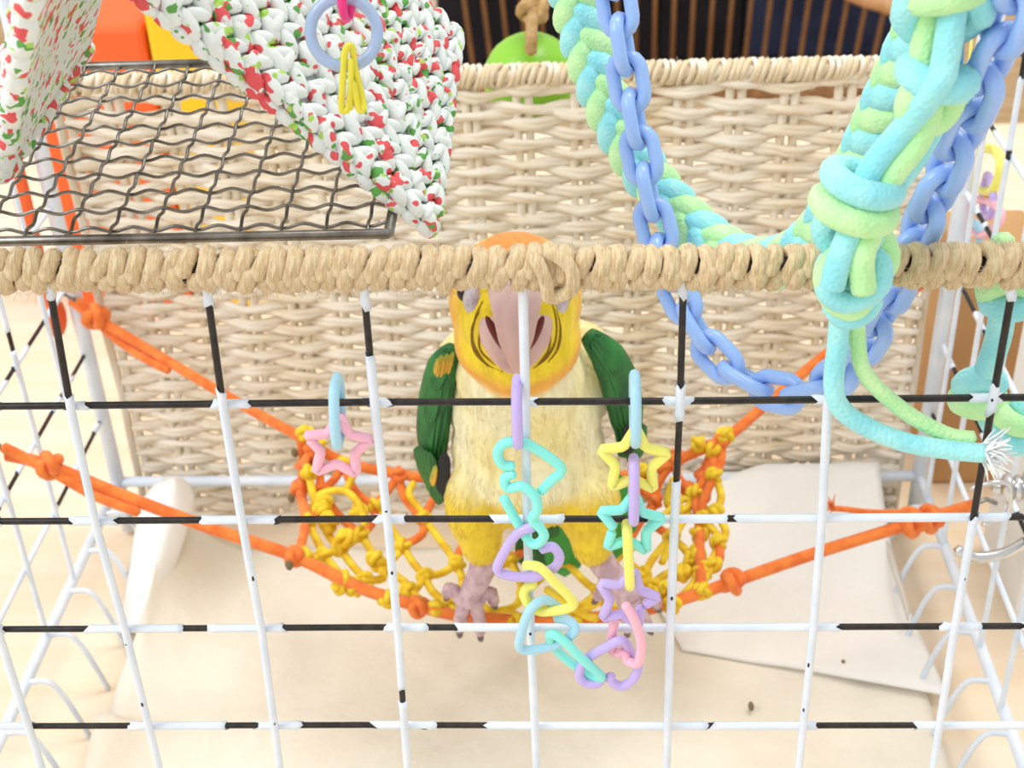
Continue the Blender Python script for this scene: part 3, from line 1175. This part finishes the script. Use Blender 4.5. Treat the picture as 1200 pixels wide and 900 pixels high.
YB0 = .137
pb = thing('parrot', P(622, 700, .135), 'yellow-headed parrot with cream belly and green wings standing on the rope hammock', 'parrot')
parts = [
    ((617, 482), YB0, (.0285, .029, .032)), ((619, 525), YB0 + .001, (.0302, .029, .030)), ((620, 560), YB0 + .002, (.0265, .024, .018)),
    ((611, 440), YB0 - .006, (.0245, .025, .024)), ((604, 352), .125, (.0238, .026, .024)), ((606, 395), .124, (.0225, .022, .02)),
    ((579, 398), .119, (.0145, .014, .017)), ((634, 398), .119, (.0145, .014, .017)),
    ((558, 592), .126, (.0125, .0135, .020)), ((563, 630), .122, (.0088, .0088, .013)),
    ((690, 590), .126, (.0125, .0135, .020)), ((694, 630), .122, (.0088, .0088, .013)),
    ((550, 445), .148, (.014, .016, .022)), ((682, 438), .148, (.014, .016, .022)), ((622, 500), .158, (.024, .022, .032)), ((622, 560), .166, (.016, .014, .02))]
m = MB()
for (q, Y, r) in parts:
    m.ell(P(*q, Y), ((r[0], 0, 0), (0, r[1], 0), (0, 0, r[2])), 20, 14)
tmp = m.build('tmp', 'feathers')
md = tmp.modifiers.new('r', 'REMESH'); md.mode = 'VOXEL'; md.voxel_size = .0013
md = tmp.modifiers.new('s', 'SMOOTH'); md.iterations = 9; md.factor = .6
dg = bpy.context.evaluated_depsgraph_get()
bme = bpy.data.meshes.new_from_object(tmp.evaluated_get(dg))
bc = WL[tmp].copy()
bpy.data.objects.remove(tmp)
bme.name = 'body'
bme.materials.clear()
bme.materials.append(MATS['feathers'])


def sst(a, b, x):
    t = min(1, max(0, (x - a) / (b - a)))
    return t * t * (3 - 2 * t)


hx = P(606, 395, .105).x
zbrow = P(604, 332, .102).z
zth0, zth1 = P(606, 474, .104).z, P(606, 448, .101).z
zbelly = P(622, 590, .110).z
cols = {k: lin(v) for k, v in dict(orange='#f5a047', yellow='#fbdf28', throat='#f7b238', cream='#faf4cc', thigh='#f0cf2a', green='#2c7d36', grey='#d8cdc0').items()}


def mixc(a, b, t):
    return tuple(a[k] + (b[k] - a[k]) * t for k in range(3)) + (1,)


def plum(p):
    n = .5 * math.sin(p.x * 900 + p.z * 300) * math.sin(p.z * 700 + p.y * 500)
    z, x = p.z + .0012 * n, p.x - hx
    c = cols['cream']
    c = mixc(c, cols['yellow'], .34 * sst(.2, .9, .5 + .5 * math.sin(p.x * 160 + 1) * math.sin(p.z * 130 + p.x * 60)))
    # throat band curves up towards the cheeks
    ztop = zth0 + 22 * x * x * (1 if abs(x) < .03 else 1)
    c = mixc(c, cols['throat'], sst(ztop - .0022, ztop + .0022, z))
    c = mixc(c, cols['yellow'], sst(ztop + .004, ztop + .011, z) * (1 - .8 * sst(.017, .0235, abs(x))))
    c = mixc(c, cols['orange'], sst(zbrow - .004, zbrow + .003, z))
    c = mixc(c, cols['thigh'], sst(zbelly + .004, zbelly - .008, z))
    c = mixc(c, cols['grey'], sst(P(560, 655, .12).z, P(560, 668, .12).z, z))
    yb = YB0 + .018
    if z < zth1 + .01:
        c = mixc(c, cols['green'], sst(yb, yb + .006, p.y))
    return c


ca = bme.color_attributes.new('Col', 'FLOAT_COLOR', 'POINT')
for i, v in enumerate(bme.vertices):
    ca.data[i].color = plum(v.co + bc)
bme.polygons.foreach_set('use_smooth', [True] * len(bme.polygons))
body = link('body', bme, bc, pb)
# overlapping contour feathers
m = MB()
rp = random.Random(11)
polys = [f for f in bme.polygons if (f.center.y + bc.y) < YB0 + .02]
for f in rp.sample(polys, min(5000, len(polys))):
    p = f.center + bc
    n = f.normal.copy()
    down = Vector((rp.gauss(0, .22), 0, -1))
    t = down - n * down.dot(n)
    if t.length < .25:
        continue
    t.normalize()
    if p.z > P(604, 330, .1).z and n.y < -.5 and abs(p.x - hx) < .011:
        continue
    b = n.cross(t)
    head = p.z > zth0
    l = rp.uniform(.0018, .003) if head else rp.uniform(.0026, .0045)
    w = l * .13
    lift = rp.uniform(.03, .12)
    c = plum(p)
    k = rp.uniform(.95, 1.05)
    c = tuple(min(1, x * k) for x in c[:3]) + (1,)
    b0 = len(m.v)
    o0 = p - n * .0001
    m.v += [o0 - b * w * .5, o0 + b * w * .5, o0 + t * l * .55 + n * l * lift * .6 + b * w, o0 + t * l + n * l * lift * .7, o0 + t * l * .55 + n * l * lift * .6 - b * w]
    m.f.append((b0, b0 + 1, b0 + 2, b0 + 3, b0 + 4)); m.m.append(0)
    m.c += [c] * 5
pl = m.build('plumage', 'feathers', body)
pl['kind'] = 'stuff'
pl['label'] = 'small soft contour feathers of the breast and head'


# dark parted feather lines on the cheeks
mat('cheek_line', '#8a6a16', .8)
m = MB()
bvh = None
from mathutils.bvhtree import BVHTree
bvh = BVHTree.FromPolygons([v.co + bc for v in bme.vertices], [tuple(f.vertices) for f in bme.polygons])


def onbody(x, y, off=.0003):
    d = (P(x, y, .1) - C0).normalized()
    h = bvh.ray_cast(C0, d)
    return (h[0] - d * off) if h[0] else P(x, y, .1)


for pts in (((566, 352), (556, 375), (556, 405), (568, 425), (590, 436)), ((562, 365), (553, 385), (556, 412), (572, 430)), ((570, 372), (562, 392), (564, 412), (580, 428)),
            ((646, 352), (652, 375), (650, 402), (640, 420), (625, 432)), ((652, 362), (657, 385), (654, 408), (642, 425)), ((642, 372), (645, 392), (642, 412), (630, 428))):
    q = spline([onbody(*a) for a in pts], 4)
    m.tube(q, [.0001 + .00035 * math.sin(PI * i / (len(q) - 1)) for i in range(len(q))], 5)
m.build('cheek_feather_line', 'cheek_line', body)


def bring(x, y, Y, hw, ratio, n=14, tilt=0):
    c = P(x, y, Y)
    k = hw * .00031
    out = []
    for i in range(n):
        a = 2 * PI * i / n
        out.append(c + Vector((k * math.cos(a), k * ratio * math.sin(a), -tilt * k * ratio * math.sin(a))))
    return out


def subdiv_rings(spec, n=4):
    q = spline([Vector((a[1], a[2] * 1000, a[3])) for a in spec], n)
    return q


bk = MB()
spec = [(605, 312, .104, 18), (605, 326, .0985, 28), (605, 343, .0930, 29), (605, 360, .0885, 26), (604, 380, .0855, 22), (603, 400, .0845, 18), (602, 416, .0855, 12), (601, 428, .0872, 7), (601, 437, .089, 2.5)]
q = spline([Vector((a[1], a[2] * 1000, a[3])) for a in spec], 4)
bk.loft([bring(604.5, a.x, a.y / 1000, max(1.5, a.z), .85, 16, .35) for a in q])
ub = bk.build('upper_beak', 'beak', pb)
bk = MB()
spec = [(605, 362, .1085, 36), (605, 374, .1045, 40), (605, 388, .1025, 40), (605, 402, .101, 37), (604, 418, .0995, 28), (603, 430, .0965, 18), (603, 437, .0955, 8)]
q = spline([Vector((a[1], a[2] * 1000, a[3])) for a in spec], 4)
bk.loft([bring(604, a.x, a.y / 1000, a.z, .55, 16, .35) for a in q])
bk.build('lower_beak', 'beak', pb)
for s in (-1, 1):
    m = MB()
    m.ell(P(604 + s * 24, 390, .0945), ((.0017, 0, 0), (0, .0018, 0), (s * .0026, 0, .0066)))
    m.build('mouth_gap', 'mouth', pb)
for (x, x2) in ((546, 554), (662, 655)):
    c = onbody(x2, 352, -.0008)
    es = MB().ell(c, ((.0034, 0, 0), (0, .0028, 0), (0, 0, .0056)), 12, 10).build('eye_ring', 'eye_skin', pb)
    MB().ell(onbody(x, 343, .0002), ((.0032, 0, 0), (0, .0032, 0), (0, 0, .0032)), 12, 10).build('eye', 'eye', es)
m = MB()
for s in (-1, 1):
    m.ell(P(605 + s * 16, 326, .0968), ((.004, 0, 0), (0, .003, 0), (0, 0, .003)))
m.build('cere', 'beak', pb)


def foot(shank, toes):
    m = MB()
    q = spline([P(*a) for a in shank], 5)
    m.tube(q, [.0058 - .0018 * i / (len(q) - 1) + .0010 * (i / (len(q) - 1)) ** 4 for i in range(len(q))], 10)
    cl = []
    for t in toes:
        q = spline([P(*a) for a in t], 5)
        n = len(q)
        m.tube(q, [.0031 - .0008 * i / (n - 1) + .0003 * math.sin(i * 2.4) for i in range(n)], 8)
        m.ell(q[0], ((.0036, 0, 0), (0, .0034, 0), (0, 0, .0036)))
        cl.append((q[-1], (q[-1] - q[-2]).normalized()))
    o = m.build('foot', 'foot_skin', pb)
    for a, d in cl:
        e = a + d * .0065 + Vector((0, .0025, -.001))
        MB().tube(spline([a, a + d * .0035 + Vector((0, -.0005, 0)), e], 4), [.0018, .0017, .0016, .0014, .0012, .001, .0008, .0005, .0003], 6).build('claw', 'claw', o)


foot([(570, 645, .124), (563, 672, .119), (553, 692, .117), (548, 706, .116)],
     [[(545, 706, .115), (540, 722, .1145), (539, 738, .116)], [(556, 706, .115), (561, 724, .1145), (563, 742, .116)],
      [(540, 700, .117), (528, 690, .118), (524, 697, .121)], [(560, 702, .117), (574, 694, .118), (579, 706, .121)]])
foot([(698, 645, .124), (712, 668, .120), (730, 686, .118), (738, 700, .117)],
     [[(742, 704, .116), (752, 720, .1155), (760, 735, .117)], [(732, 706, .116), (735, 724, .1155), (735, 738, .117)],
      [(726, 695, .118), (708, 692, .119), (700, 700, .121)], [(745, 696, .118), (762, 698, .119), (770, 710, .122)]])

fmesh = {}
for nm in ('green_feather', 'wing_feather', 'bright_green_feather', 'black_feather', 'shoulder_feather'):
    m = MB()
    rings = []
    for i in range(9):
        t = i / 8
        w = .5 * math.sqrt(max(0, 1 - (2 * min(1, max(0, t)) - 1) ** 4)) * (.75 + .25 * t)
        rings.append([Vector((math.cos(a) * max(.02, w), .10 * math.sin(a) * max(.05, w) - .05 * t * (1 - t), -t)) for a in [2 * PI * k / 8 for k in range(8)]])
    m.loft(rings)
    me = bpy.data.meshes.new('feather')
    me.from_pydata([tuple(v) for v in m.v], [], m.f)
    me.polygons.foreach_set('use_smooth', [True] * len(me.polygons))
    me.materials.append(MATS[nm])
    fmesh[nm] = me


def feather(parent, a, b, w, kind, face=(0, -1, .3)):
    a, b = Vector(a), Vector(b)
    z = (a - b)
    L = z.length
    z.normalize()
    y = -(Vector(face) - z * Vector(face).dot(z)).normalized()
    x = y.cross(z)
    o = link('feather', fmesh[kind], a, parent)
    o.rotation_euler = Matrix((x, y, z)).transposed().to_euler()
    o.scale = (w, w, L)
    return o


def wing(spine, side, tip_black):
    sp_ = [(P(x, y, Y), hw * .00033) for x, y, Y, hw in spine]
    q = spline([a[0] for a in sp_], 6)
    hw = [a[1] for a in sp_]
    n = len(q)
    fr = frames(q, (side * .6, -1, 0))
    rings = []
    for i, (p, t, nn, b) in enumerate(fr):
        u = i / (n - 1) * (len(hw) - 1)
        j = min(int(u), len(hw) - 2)
        w = hw[j] + (hw[j + 1] - hw[j]) * (u - j)
        rings.append([p + b * (w * .92 * math.cos(a)) + nn * (min(.006, w * .5) * math.sin(a)) for a in [2 * PI * k / 14 for k in range(14)]])
    wg = MB().loft(rings).build('wing', 'green_feather', pb)
    face = (side * .55, -1, .25)
    # covert rows then flight feathers
    for r in range(5):
        u0 = .06 + .15 * r
        cnt = 4 + (r > 1)
        for k in range(cnt):
            s = (k + .5) / cnt * 2 - 1
            i = int(u0 * (n - 1))
            p, t, nn, b = fr[i]
            u = u0 * (len(hw) - 1)
            j = min(int(u), len(hw) - 2)
            w = hw[j] + (hw[j + 1] - hw[j]) * (u - j)
            a = p + b * (w * s * .72) + nn * (.0032 * (1 - .7 * s * s))
            i2 = min(n - 1, i + int((.26 + .05 * r) * n))
            p2, _, n2, b2 = fr[i2]
            w2 = w * .6
            e = p2 + b2 * (w2 * s * .6) + n2 * (.0042 * (1 - .6 * s * s))
            kind = 'wing_feather'
            feather(wg, a, e, max(.006, w * .8), kind, face)
    for k in range(4):
        s = (k + .5) / 4 * 2 - 1
        p, t, nn, b = fr[int(.62 * n)]
        e = fr[-1][0] + fr[-1][3] * (.002 * s) + Vector((0, 0, .003 * k - .003))
        feather(wg, p + b * (.004 * s) + nn * .0058, e + nn * .004, .0085, 'wing_feather', face)
    return wg


wl = wing([(533, 408, .131, 10), (519, 432, .133, 22), (511, 470, .136, 25), (507, 510, .138, 24), (509, 545, .140, 18), (516, 577, .141, 5)], -1, (2, 3))
wr = wing([(688, 392, .130, 10), (712, 418, .131, 22), (727, 452, .134, 26), (734, 485, .137, 24), (736, 508, .139, 17), (732, 530, .140, 5)], 1, (1, 2))
for k in range(9):
    x0, y0 = 531 - 2.2 * k, 412 + 1.2 * (k % 3) + .6 * k
    feather(wl, P(x0, y0, .1243), P(x0 - 4, y0 + 20 + 5 * (k % 2), .1258), .0021, 'shoulder_feather', (-.4, -1, .3))
feather(wl, P(522, 528, .1265), P(518, 582, .130), .0062, 'black_feather', (-.2, -1, .2))
feather(wl, P(511, 545, .128), P(506, 570, .131), .0032, 'shoulder_feather', (-.5, -1, .2))
feather(wr, P(738, 494, .1265), P(735, 534, .129), .0062, 'black_feather', (.2, -1, .2))
tl = MB().ell(P(640, 600, .168), ((.012, 0, 0), (0, .01, 0), (0, 0, .014))).build('tail', 'green_feather', pb)
feather(tl, P(648, 585, .16), P(640, 668, .172), .016, 'green_feather')
feather(tl, P(655, 585, .158), P(662, 676, .168), .018, 'bright_green_feather')
feather(tl, P(722, 550, .157), P(722, 655, .162), .012, 'bright_green_feather')
feather(tl, P(732, 560, .159), P(735, 630, .162), .010, 'bright_green_feather')
feather(tl, P(625, 590, .165), P(622, 668, .176), .016, 'green_feather')

# ------------------------------------------------------------------ pastel plastic links on the front wires
PR = .00145


def zz(X, Y):
    return (540 + X / 2.367, 440 + Y / 2.367)


def plink(name, pts, mt, label, Y=-.0045, closed=False, r=PR, sub=6, sharp=False, cat='plastic link'):
    q = [P(a[0], a[1], a[2] if len(a) > 2 else Y) for a in pts]
    if sharp:
        n = len(q)
        out = []
        for i in range(n if closed else n - 1):
            a, b = q[i], q[(i + 1) % n]
            for t in (.1, .3, .5, .7, .9):
                out.append(a.lerp(b, t))
        if not closed:
            out = [q[0]] + out + [q[-1]]
    else:
        out = spline(q, sub, closed)
    o = MB().tube(out, r, 8, closed=closed).build(name, mt)
    return tag(o, label, cat, 'pastel plastic links')


def star(cx, cy, R, rot, mt, label, Y0=-.0045, tilt=0, gap=None, sx=1.0):
    pts = []
    for k in range(10):
        a = rot - PI / 2 + PI * k / 5
        rr = R if k % 2 == 0 else R * .52
        pts.append((cx + sx * rr * math.cos(a), cy + rr * .93 * math.sin(a), Y0 + tilt * math.cos(a)))
    if gap is None:
        return plink('star_link', pts, mt, label, closed=True, sharp=True)
    pts = pts[gap:] + pts[:gap]
    a, b = pts[-1], pts[0]
    pts = pts + [tuple(a[i] + (b[i] - a[i]) * .72 for i in range(3))]
    return plink('star_link', pts, mt, label, sharp=True)


def oval(x0, y0, x1, y1, mt, label, Yf=-.007, Yb_=.0035, r=PR):
    a, b = P(x0, y0, Yf), P(x1, y1, Yf)
    h = (b - a)
    L = h.length
    pts = []
    for k in range(24):
        th = 2 * PI * k / 24
        c = (a + b) / 2
        s = max(-1, min(1, 1.25 * math.sin(th)))
        pts.append(c + h * (s * .5) * .97 + Vector((0, (Yb_ - Yf) * .5 * (1 - math.cos(th)), 0)))
    o = MB().tube(pts, r, 8, closed=True, up=(1, 0, 0)).build('oval_link', mt)
    return tag(o, label, 'plastic link', 'pastel plastic links')


oval(390, 460, 394, 530, 'p_blue', 'pale blue oval link hooked on the wire above the pink star')
star(396, 524, 40, .06, 'p_pink', 'pink plastic star hanging alone from a pale blue link', -.0015, .001, gap=8)
oval(605, 463, 607, 530, 'p_purple', 'lilac oval link hooked on the wire above two aqua hearts', -.0075)
A = [zz(*q) for q in ((145, 252), (115, 246), (102, 216), (120, 188), (165, 185), (215, 207), (279, 258), (250, 292), (222, 322))]
plink('heart_link', A, 'p_aqua', 'upper aqua open heart link with a sharp corner, hung from a lilac oval link', -.0045)
A = [(*zz(x, y), Y) for x, y, Y in ((148, 272, -.005), (122, 284, -.005), (130, 312, -.0055), (170, 308, -.0065), (205, 335, -.007), (212, 372, -.007), (198, 398, -.006), (222, 425, -.006), (230, 448, -.006), (208, 468, -.005), (180, 448, -.0035), (118, 338, -.003))]
plink('heart_link', A, 'p_aqua', 'twisted aqua heart link between the corner heart and the lilac heart', -.006)
A = [zz(*q) for q in ((222, 482), (255, 476), (273, 502), (262, 530), (235, 545), (195, 560), (105, 545), (122, 488), (160, 436), (202, 420))]
plink('heart_link', A, 'p_purple', 'lilac open heart link between the aqua and yellow hearts', -.0045)
A = [(*zz(x, y), Y) for x, y, Y in ((205, 578, -.003), (182, 590, -.003), (176, 612, -.004), (198, 642, -.005), (235, 655, -.006), (312, 636, -.0065), (262, 575, -.0075), (218, 532, -.008), (178, 526, -.006))]
plink('heart_link', A, 'p_yellow', 'pale yellow heart link between the lilac and blue hearts', -.006)
A = [(*zz(x, y), Y) for x, y, Y in ((268, 642, -.003), (232, 622, -.0055), (192, 650, -.008), (170, 708, -.008), (166, 758, -.007), (225, 757, -.006), (288, 735, -.006), (317, 705, -.006), (300, 680, -.005), (262, 672, -.004))]
plink('heart_link', A, 'p_blue', 'sky blue heart link hanging under the yellow heart', -.006)
A = [(*zz(x, y), Y) for x, y, Y in ((248, 716, -.0075), (285, 735, -.0085), (335, 785, -.0085), (388, 832, -.007), (372, 838, -.005), (310, 800, -.004), (258, 752, -.0045))]
plink('heart_link', A, 'p_aqua', 'aqua link seen edge-on linking the blue heart to the lowest lilac heart', -.006, closed=True)
A = [(*zz(x, y), Y) for x, y, Y in ((396, 832, -.006), (378, 854, -.006), (342, 850, -.006), (328, 825, -.006), (348, 788, -.006), (400, 755, -.006), (446, 735, -.006), (470, 765, -.004), (492, 805, -.005), (478, 842, -.006), (446, 862, -.006), (418, 848, -.006), (415, 832, -.006))]
plink('heart_link', A, 'p_purple', 'lilac open heart link at the lowest point of the link chain', -.006)
A = [(*zz(x, y), Y) for x, y, Y in ((456, 635, -.0085), (482, 680, -.009), (500, 745, -.009), (490, 798, -.008), (462, 790, -.006), (452, 768, -.005), (425, 768, -.004), (418, 735, -.003), (426, 680, -.003))]
plink('heart_link', A, 'p_pink', 'pink heart link hanging under the lilac star', -.006)
star(*zz(460, 620), 37, .25, 'p_purple', 'lilac plastic star between the pink heart and the yellow oval link', -.005, .001, gap=3)
oval(*zz(462, 445), *zz(470, 600), 'p_yellow', 'pale yellow oval link between the aqua star and the lilac star', -.0085, -.001)
star(*zz(470, 412), 39, .12, 'p_aqua', 'aqua plastic star between the lilac and yellow oval links', -.005, .001, gap=7)
oval(*zz(482, 262), *zz(480, 420), 'p_purple', 'lilac oval link between the yellow star and the aqua star', -.0085, -.001)
star(*zz(480, 238), 42, .05, 'p_yellow', 'bright yellow plastic star under a pale blue oval link', -.005, .001)
oval(*zz(486, 45), *zz(486, 210), 'p_blue', 'pale blue oval link hooked on the wire above the yellow star', -.008)
# small chain seen through the far side panel
sx = XR + .012


def Q(x, y):
    return hit(x, y, 0, sx)


for pts, mt, lab, r in ((((1148, 175), (1168, 178), (1172, 200), (1160, 225), (1136, 212), (1134, 190)), 'p_yellow', 'blurred yellow link hanging outside the side panel behind the blue chain', .0022),
                        (((1157, 205), (1152, 228), (1154, 252), (1162, 250), (1164, 225)), 'p_purple', 'blurred lilac link hanging outside the side panel', .0018),
                        (((1140, 235), (1166, 240), (1172, 258), (1150, 276), (1130, 262)), 'p_pink', 'blurred pink link hanging outside the side panel', .002),
                        (((1136, 262), (1133, 285), (1140, 312), (1148, 290), (1146, 266)), 'p_blue', 'blurred pale blue link hanging outside the side panel below the pink link', .002)):
    o = MB().tube(spline([Q(*a) for a in pts], 5, True), r, 8, closed=True).build('plastic_link', mt)
    tag(o, lab, 'plastic link', 'links outside the side panel')
a = Q(1152, 178)
o = MB().tube([a, Vector((XR + .001, a.y, a.z + .02)), Vector((XR - .001, a.y, ZB + .0387 * 6))], .0006, 5).build('hanging_string', 'p_yellow')
tag(o, 'thin yellow string holding the blurred links on the side panel', 'string')

# metal perch fitting on the right side panel
pf = thing('perch_bolt', hit(1185, 575, 0, XR - .008), 'shiny steel perch bolt with washers and a bent wire on the side panel', 'bolt')
a = hit(1178, 572, 0, XR - .012)
d = Vector((1, -.15, .1)).normalized()
MB().tube([a + d * -.004, a + d * .024], .0028, 12).build('bolt', 'chrome', pf)
for s, r in ((0, .0062), (.0035, .005), (.007, .0068), (.0105, .0045)):
    MB().tube([a + d * s, a + d * (s + .0018)], r, 14).build('washer', 'chrome', pf)
MB().tube([a + d * .013, a + d * .02], .0052, 6).build('nut', 'chrome', pf)
MB().tube(spline([a + Vector(q) for q in ((-.014, -.004, .003), (-.006, -.005, .0065), (0, -.005, .004), (.0, -.006, -.008), (-.008, -.006, -.0125))], 5), .0009, 6).build('bent_wire', 'chrome', pf)
b = hit(1158, 642, 0, XR - .012)
MB().tube(spline([b + Vector(q) for q in ((-.012, 0, -.001), (-.004, -.002, -.003), (.006, -.002, -.001), (.014, 0, .003))], 5), .0022, 8).build('clamp_rod', 'chrome', pf)

# ------------------------------------------------------------------ things around and behind
# green toy ball hung on jute behind the wicker
bc_ = P(622, 92, .325)
gb = thing('green_ball_toy', bc_, 'green hollow ball toy hanging on a jute rope behind the wicker rim', 'toy')
MB().ell(bc_, ((.0225, 0, 0), (0, .0225, 0), (0, 0, .0215)), 24, 16).build('ball', 'green_ball', gb)
knot(P(625, 12, .322), .011, 'jute_dark', gb, (0, 0, 1))
MB().tube([P(622, 62, .305), P(623, 30, .312), P(626, 5, .32), P(626, -60, .325)], .0028, 8).build('rope', 'jute_dark', gb)
MB().tube([P(626, -60, .325), Vector((P(626, -60, .325).x, YB, ZT + .002))], .0022, 8).build('rope', 'jute_dark', gb)

o = bevel(MB().box((-.32, .5, TZ), (-.243, .56, -.058)).build('toy_block', 'orange_plastic', smooth=False), .004)
tag(o, 'orange plastic block standing on the table behind the wicker screen', 'toy block')
o = bevel(MB().box((-.2415, .5, TZ), (-.2, .56, -.035)).build('toy_block', 'yellow_plastic', smooth=False), .004)
tag(o, 'yellow plastic block standing beside the orange block behind the wicker', 'toy block')
# orange strap on the outside of the left panel
q = [hit(x, y, 0, XL - .01) for x, y in ((10, 165), (22, 215), (35, 270), (50, 330), (65, 372))]
m = MB()
m.tube(spline(q, 5), .0042, 10, squash=.45)
m.ell(q[0], ((.006, 0, 0), (0, .006, 0), (0, 0, .006)))
m.ell(q[-1], ((.005, 0, 0), (0, .008, 0), (0, 0, .010)))
m.tube([q[0], Vector((XL, q[0].y, q[0].z + .01))], .001, 5)
tag(m.build('orange_strap', 'orange_plastic'), 'orange plastic strap hanging on the outside of the side panel near the corner post', 'strap')
o = bevel(MB().box((.2, .30, TZ), (.245, .36, -.12)).build('cardboard_box', 'cardboard', smooth=False), .002)
tag(o, 'tall brown cardboard box standing on the table outside the cage', 'box')
o = bevel(MB().box((.215, .19, TZ), (.30, .25, -.10)).build('paper_box', 'white_paper', smooth=False), .002)
tag(o, 'plain white box standing on the table beside the cage', 'box')

# spindle-back chair with dark cushions
chx, chy = .16, 1.75
cr_ = thing('spindle_chair', (chx, chy + .2, FZ), 'brown spindle-back wooden armchair with a pale curved arm behind the table', 'chair')
sz = FZ + .44
bevel(MB().box((chx - .38, chy - .02, sz - .035), (chx + .38, chy + .46, sz)).build('seat', 'chair_wood', cr_, smooth=False), .012)
for k in range(23):
    x = chx - .30 + .0275 * k
    f = (x - chx) * .12
    MB().tube([(x, chy + .015, sz - .01), (x + f, chy - .05, sz + .5)], .0038, 7).build('spindle', 'chair_wood', cr_)
MB().tube(spline([(chx - .35, chy - .02, sz + .5), (chx - .2, chy - .07, sz + .51), (chx, chy - .085, sz + .515), (chx + .2, chy - .07, sz + .51), (chx + .37, chy - .02, sz + .5)], 5), .018, 8).build('crest_rail', 'chair_wood', cr_)
for s in (-1, 1):
    for y in (.03, .42):
        MB().tube([(chx + s * .24, chy + y, sz - .03), (chx + s * .27, chy + y, FZ)], .016, 8).build('leg', 'chair_wood', cr_)
    arm = [(chx + s * .40, chy - .04, sz + .28), (chx + s * .40, chy + .2, sz + .2), (chx + s * .40, chy + .45, sz + .19)]
    MB().tube(spline(arm, 6), .02, 8).build('arm', 'light_wood', cr_)
    MB().tube([(chx + s * .36, chy + .42, sz), (chx + s * .40, chy + .42, sz + .19)], .014, 8).build('arm_post', 'light_wood', cr_)
q = [P(960, -40, 1.66), P(1000, -12, 1.66), P(1040, 2, 1.66), P(1080, 16, 1.68), P(1130, 26, 1.70)]
MB().tube(spline(q, 5), .017, 8).build('arm_bow', 'light_wood', cr_)
MB().ell(P(1049, 62, 1.69), ((.017, 0, 0), (0, .017, 0), (0, 0, .02))).build('seat_knob', 'light_wood', cr_)
for (x0, x1, mt, lab) in ((chx - .36, chx - .02, 'black_cloth', 'black padded cushion leaning behind the chair spindles'), (chx - .015, chx + .115, 'black_cloth', 'narrow black bag upright on the chair between the cushions'), (chx + .118, chx + .36, 'navy', 'navy blue cushion leaning behind the chair spindles')):
    o = bevel(MB().box((x0, chy + .07, sz + .002), (x1, chy + .17, sz + .44)).build('cushion', mt, smooth=True), .012, 3)
    tag(o, lab, 'cushion')
